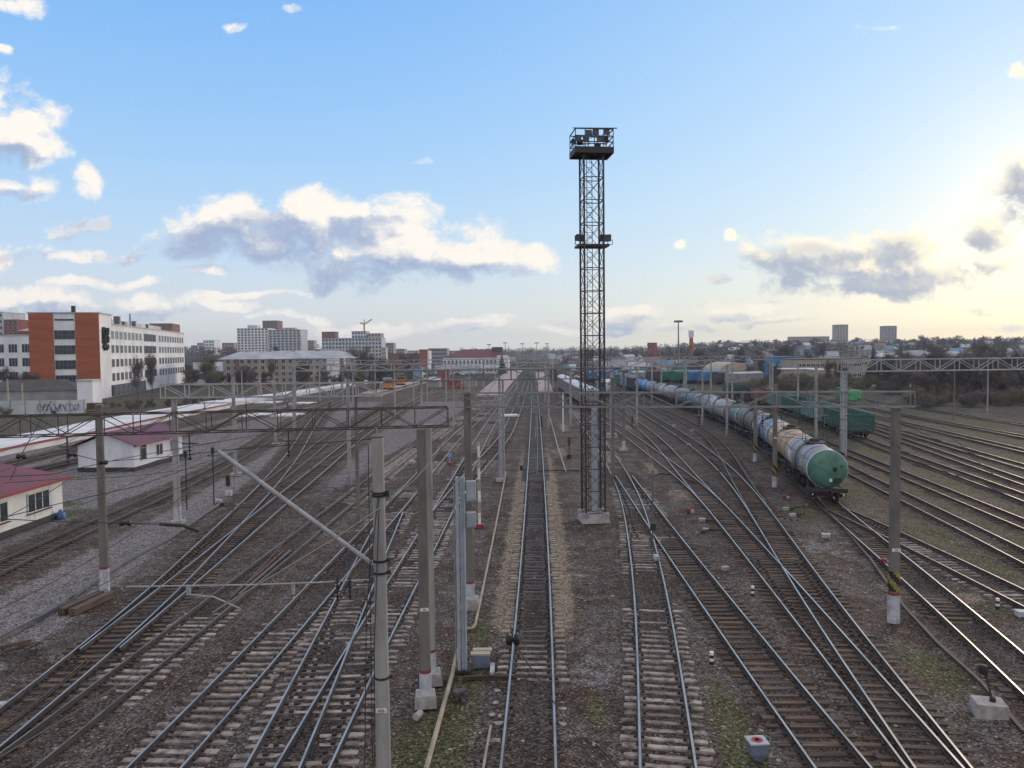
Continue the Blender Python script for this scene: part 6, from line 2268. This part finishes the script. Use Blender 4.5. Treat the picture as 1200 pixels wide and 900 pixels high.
MB().box((0, 0, .1), (.5, .5, .2)).build('foot', 'red_paint', rt)
rt = thing_at('box_on_ground', 'small black box on the ground left of the straight track', 'box', 611, 551)
MB().box((0, 0, .2), (.3, .3, .42)).box((0, 0, .44), (.36, .36, .05)).build('body', 'black_iron', rt)
# ------------------------------------------------------------------ sky, clouds, sun, air
SUN_AZ, SUN_EL = 37.0, 8.0
SKY_STR = 0.085
HAZE = .00017


def tan_uv(px, py):
    d = ray(px, py)
    return d.x / d.y, d.z / d.y


world = bpy.data.worlds.new('World')
SC.world = world
world.use_nodes = True
wt = world.node_tree
for nd in list(wt.nodes):
    wt.nodes.remove(nd)
t = NT(wt)
out = t.n('ShaderNodeOutputWorld')
bg = t.n('ShaderNodeBackground')
bg.inputs['Strength'].default_value = SKY_STR
t.put(out.inputs[0], bg.outputs[0])
sky = t.n('ShaderNodeTexSky', sky_type='NISHITA')
sky.sun_disc = False
sky.sun_elevation = R(SUN_EL)
sky.sun_rotation = R(SUN_AZ)
sky.altitude = 150
sky.air_density = 1.0
sky.dust_density = 1.6
sky.ozone_density = 1.6

# cloud field: banks of cumulus described by direction from the yard (tangent coordinates about north)
CL = [  # px, py, half width, height up, depth down, weight
    (40, 165, 45, 62, 34, 1), (-15, 150, 60, 58, 46, 1), (20, 212, 40, 18, 20, .9), (95, 218, 26, 22, 18, 1), (22, 5, 42, 14, 14, .8), (0, 58, 14, 9, 9, .7),
    (265, 262, 72, 36, 46, 1), (360, 262, 74, 46, 62, 1), (455, 268, 68, 42, 64, 1), (520, 296, 84, 42, 40, 1), (600, 306, 70, 22, 22, .9), (425, 306, 140, 34, 34, 1), (295, 286, 120, 30, 26, .95),
    (95, 267, 52, 13, 14, .8), (20, 292, 52, 15, 15, .75), (130, 300, 40, 7, 8, .55), (255, 314, 50, 9, 9, .8), (365, 328, 50, 9, 8, .7), (495, 189, 20, 8, 7, .75), (270, 32, 26, 9, 9, .65), (352, 13, 18, 8, 8, .65),
    (50, 354, 95, 22, 28, .9), (165, 358, 95, 18, 22, .88), (255, 360, 60, 12, 14, .7), (-20, 300, 60, 20, 20, .88), (120, 300, 70, 10, 10, .7),
    (540, 378, 42, 9, 9, .7), (590, 370, 28, 6, 6, .55), (735, 372, 42, 15, 12, .85), (790, 382, 90, 9, 9, .5), (865, 362, 66, 14, 15, .8), (900, 375, 90, 10, 10, .5),
    (925, 312, 62, 32, 34, 1), (1000, 302, 62, 32, 40, 1), (1065, 290, 56, 34, 42, 1), (1040, 325, 150, 26, 24, 1), (1145, 280, 42, 20, 16, .95), (1160, 312, 56, 14, 16, .8),
    (1205, 225, 52, 40, 46, 1), (1230, 200, 60, 40, 50, 1), (1250, 250, 60, 36, 30, .8), (866, 285, 12, 14, 11, .8), (798, 294, 13, 8, 8, .7), (845, 327, 22, 5, 6, .7), (575, 268, 16, 7, 7, .55), (1195, 85, 16, 16, 12, .6), (1020, 32, 40, 7, 7, .4),
    (1160, 362, 40, 7, 7, .6), (1190, 380, 60, 9, 9, .45), (660, 378, 46, 6, 6, .5), (430, 384, 80, 9, 9, .9), (560, 378, 70, 10, 9, .92), (300, 346, 64, 8, 7, .9), (690, 386, 60, 8, 8, .9), (130, 330, 80, 7, 7, .88), (350, 374, 60, 7, 7, .9),
]
SHADE = [  # grey undersides and shaded flanks of the big banks
    (255, 285, 62, 24, 30), (330, 288, 70, 26, 30), (300, 262, 44, 16, 20), (425, 268, 40, 14, 24), (490, 322, 110, 14, 30), (400, 322, 60, 14, 22), (100, 268, 60, 16, 14), (210, 292, 60, 8, 12),
    (10, 180, 44, 10, 10), (10, 222, 34, 8, 8), (10, 300, 50, 8, 10), (150, 300, 60, 6, 8), (70, 368, 90, 12, 20), (170, 368, 70, 10, 16), (545, 382, 44, 8, 10), (735, 378, 44, 12, 14), (800, 385, 90, 7, 10), (850, 370, 34, 10, 14), (900, 382, 80, 7, 10),
    (915, 318, 56, 22, 30), (960, 300, 62, 14, 14), (1030, 330, 120, 16, 22), (1050, 288, 46, 22, 22), (1140, 284, 36, 14, 12), (1210, 232, 44, 34, 44), (1160, 316, 46, 9, 10), (845, 327, 30, 8, 8), (1160, 363, 40, 8, 8), (660, 380, 50, 8, 8), (1185, 205, 16, 14, 14)]


def field_group(name, rows, with_noise):
    grp = bpy.data.node_groups.new(name, 'ShaderNodeTree')
    grp.interface.new_socket('P', in_out='INPUT', socket_type='NodeSocketVector')
    grp.interface.new_socket('Field', in_out='OUTPUT', socket_type='NodeSocketFloat')
    g = NT(grp)
    gi = g.n('NodeGroupInput')
    go = g.n('NodeGroupOutput')
    P = gi.outputs[0]
    wv = g.n('ShaderNodeTexNoise', noise_dimensions='2D')
    g.put(wv.inputs['Vector'], P)
    wv.inputs['Scale'].default_value = 8
    wv.inputs['Detail'].default_value = 4
    wob = g.n('ShaderNodeVectorMath', operation='MULTIPLY_ADD')
    g.put(wob.inputs[0], wv.outputs['Color'])
    wob.inputs[1].default_value = (.066, .044, 0)
    wob.inputs[2].default_value = (-.033, -.022, 0)
    PW = g.v('ADD', P, wob.outputs[0])
    field = None
    for row in rows:
        px, py, rx, ru, rd = row[:5]
        w = row[5] if len(row) > 5 else 1
        u0, v0 = tan_uv(px, py)
        su, sv = 900.0 / rx, 900.0 / ru
        q = g.n('ShaderNodeVectorMath', operation='MULTIPLY_ADD')
        g.put(q.inputs[0], PW)
        q.inputs[1].default_value = (su, sv, 0)
        q.inputs[2].default_value = (-u0 * su, -v0 * sv, 0)
        q2 = g.v('MAXIMUM', q.outputs[0], g.v('MULTIPLY', q.outputs[0], (-1, -ru / rd, 0)))
        e = g.m('MULTIPLY_ADD', g.v('DOT_PRODUCT', q2, q2), -1.2, 1.15 * w if w > .86 else .95 * w)
        field = e if field is None else g.m('SMOOTH_MAX', field, e, .25)
    field = g.m('MAXIMUM', field, -1.3)
    if with_noise:
        fine = g.n('ShaderNodeTexNoise', noise_dimensions='2D')
        g.put(fine.inputs['Vector'], P)
        fine.inputs['Scale'].default_value = 60
        fine.inputs['Detail'].default_value = 4
        wf = g.n('ShaderNodeVectorMath', operation='MULTIPLY_ADD')
        g.put(wf.inputs[0], fine.outputs['Color'])
        wf.inputs[1].default_value = (.016, .012, 0)
        g.put(wf.inputs[2], PW)
        vo = g.n('ShaderNodeTexVoronoi', feature='F1', voronoi_dimensions='2D')
        g.put(vo.inputs['Vector'], g.v('MULTIPLY', wf.outputs[0], (1.0, 1.25, 1)))
        vo.inputs['Scale'].default_value = 14
        vo.inputs['Detail'].default_value = 4.0
        vo.inputs['Roughness'].default_value = .52
        vo.inputs['Lacunarity'].default_value = 2.3
        nz = g.n('ShaderNodeTexNoise', noise_dimensions='2D')
        g.put(nz.inputs['Vector'], g.v('MULTIPLY', PW, (1.0, 1.5, 1)))
        nz.inputs['Scale'].default_value = 20
        nz.inputs['Detail'].default_value = 9
        nz.inputs['Roughness'].default_value = .62
        n1 = g.m('MULTIPLY_ADD', vo.outputs['Distance'], -1.3, .66)
        n2 = g.m('MULTIPLY_ADD', nz.outputs['Fac'], 2.05, -1.025 + .46)
        field = g.m('ADD', field, g.m('ADD', n1, n2))
    g.put(go.inputs[0], field)
    return grp


G_CLOUD = field_group('cloud_field', CL, True)
G_SHADE = field_group('shade_field', SHADE, False)
tc = t.n('ShaderNodeTexCoord')
D = tc.outputs['Generated']
ds = t.n('ShaderNodeSeparateXYZ')
t.put(ds.inputs[0], D)
yy = t.m('MAXIMUM', ds.outputs[1], .05)
U = t.m('DIVIDE', ds.outputs[0], yy)
V = t.m('DIVIDE', ds.outputs[2], yy)
pv = t.n('ShaderNodeCombineXYZ')
t.put(pv.inputs[0], U)
t.put(pv.inputs[1], V)


def cf(grp, off=None):
    gn = t.n('ShaderNodeGroup')
    gn.node_tree = grp
    t.put(gn.inputs[0], t.v('ADD', pv.outputs[0], off) if off else pv.outputs[0])
    return gn.outputs[0]


k = 1.0 / SKY_STR
# clear air: the physical sky, with the milky band low down and the glow around the hidden sun
sun_v = Vector((math.sin(R(SUN_AZ)) * math.cos(R(SUN_EL)), math.cos(R(SUN_AZ)) * math.cos(R(SUN_EL)), math.sin(R(SUN_EL))))
cosg = t.v('DOT_PRODUCT', D, tuple(sun_v))
glow = t.m('POWER', t.m('MAXIMUM', cosg, 0.0), 110.0)
glow_w = t.m('POWER', t.m('MAXIMUM', cosg, 0.0), 6.0)
low = t.m('POWER', t.m('SUBTRACT', 1.0, t.m('MINIMUM', t.m('MAXIMUM', ds.outputs[2], 0.0), 1.0)), 11.0)
cr = t.n('ShaderNodeValToRGB')
t.put(cr.inputs[0], t.m('MAXIMUM', ds.outputs[2], 0.0))
cr.color_ramp.interpolation = 'B_SPLINE'
stops = [(0.0, (.79, .76, .72)), (.045, (.74, .76, .77)), (.12, (.56, .74, .93)), (.23, (.37, .63, .95)), (.36, (.235, .51, .93)), (.48, (.165, .43, .90)), (.8, (.10, .30, .75))]
el = cr.color_ramp.elements
el[0].position, el[0].color = stops[0][0], (*stops[0][1], 1)
el[1].position, el[1].color = stops[-1][0], (*stops[-1][1], 1)
for p_, c_ in stops[1:-1]:
    e_ = el.new(p_)
    e_.color = (*c_, 1)
kk = t.n('ShaderNodeCombineXYZ')
for i in range(3):
    kk.inputs[i].default_value = k
base = t.mix(1.0, cr.outputs[0], kk.outputs[0], 'MULTIPLY')
base = t.mix(t.m('MULTIPLY', glow_w, .60), base, (.62 * k, .84 * k, 1.0 * k))
base = t.mix(t.m('MULTIPLY', t.m('MULTIPLY', low, glow_w), .95), base, (1.0 * k, .90 * k, .54 * k))
base = t.mix(t.m('MULTIPLY', glow, .5), base, (1.12 * k, 1.02 * k, .74 * k))
skyc = t.mix(.90, sky.outputs[0], base)
# white cloud cover added unseen overhead and behind, to brighten and neutralise skylight
fill_veil = t.m('MAXIMUM', t.ss(ds.outputs[2], .46, .72), t.m('MULTIPLY', t.ss(ds.outputs[1], .2, -.4), t.ss(ds.outputs[2], -.05, .25)))
skyc = t.mix(t.m('MULTIPLY', fill_veil, .85), skyc, (.95 * k, .89 * k, .83 * k))
t.put(bg.inputs[0], skyc)

f0 = cf(G_CLOUD)
f1 = cf(G_CLOUD, (.006, .009, 0))
f2 = cf(G_CLOUD, (.020, .028, 0))
sh = cf(G_SHADE)
alpha = t.ss(f0, -.2, 1.0)
# relief from the side towards the sun, broad grey undersides, thin sunlit rims
rel = t.m('ADD', t.m('MULTIPLY', t.m('SUBTRACT', f0, f1), .55), t.m('MULTIPLY', t.m('SUBTRACT', f0, f2), .5))
rel = t.m('MINIMUM', t.m('MAXIMUM', rel, -1.0), 1.0)
shd = t.ss(t.m('MULTIPLY_ADD', rel, -.62, sh), -1.5, .95)
lit = t.m('MULTIPLY_ADD', rel, .34, .90)
lit = t.m('SUBTRACT', lit, t.m('MULTIPLY', shd, .80), clamp=True)
warm = t.ss(U, -.15, .62)
hi_c = t.mix(warm, (.97 * k, .91 * k, .83 * k), (1.08 * k, .98 * k, .74 * k))
lo_c = t.mix(warm, (.34 * k, .43 * k, .61 * k), (.42 * k, .46 * k, .54 * k))
cl = t.mix(t.ss(lit, -.1, 1.1), lo_c, hi_c)
bg2 = t.n('ShaderNodeBackground')
bg2.inputs['Strength'].default_value = SKY_STR
t.put(bg2.inputs[0], t.mix(alpha, skyc, cl))
# the cloud band: only this part of the sky is worked out in detail
band = t.m('MULTIPLY', t.m('GREATER_THAN', ds.outputs[1], .1),
           t.m('MULTIPLY', t.m('LESS_THAN', t.m('ABSOLUTE', U), .95), t.m('MULTIPLY', t.m('GREATER_THAN', V, -.02), t.m('LESS_THAN', V, .55))))
ms = t.n('ShaderNodeMixShader')
t.put(ms.inputs[0], band)
t.put(ms.inputs[1], bg.outputs[0])
t.put(ms.inputs[2], bg2.outputs[0])
t.put(out.inputs[0], ms.outputs[0])
world.cycles.sampling_method = 'NONE'

sun = bpy.data.lights.new('sun', 'SUN')
sun.energy = 1.7
sun.angle = R(11)
sun.color = (1.0, .80, .56)
so = bpy.data.objects.new('sun', sun)
so.rotation_euler = (-sun_v).to_track_quat('-Z', 'Y').to_euler()
COL.objects.link(so)

SC.view_settings.view_transform = 'Standard'
SC.view_settings.look = 'None'
SC.view_settings.exposure = .14
SC.view_settings.gamma = 1

SC.cycles.max_bounces = 6
SC.cycles.diffuse_bounces = 2
SC.cycles.glossy_bounces = 2
SC.cycles.volume_bounces = 0
SC.cycles.use_adaptive_sampling = True
SC.cycles.adaptive_threshold = .012

# ------------------------------------------------------------------ air
hm = bpy.data.materials.new('haze_air')
hm.use_nodes = True
for nd in list(hm.node_tree.nodes):
    hm.node_tree.nodes.remove(nd)
t = NT(hm.node_tree)
ho = t.n('ShaderNodeOutputMaterial')
vp = t.n('ShaderNodeVolumePrincipled')
vp.inputs['Color'].default_value = (.66, .79, .98, 1)
vp.inputs['Density'].default_value = HAZE
vp.inputs['Anisotropy'].default_value = .3
t.put(ho.inputs['Volume'], vp.outputs[0])
hb = MB().box((0, 1400, 40), (9000, 4400, 104)).build('haze', [hm])
kind(hb, 'stuff')
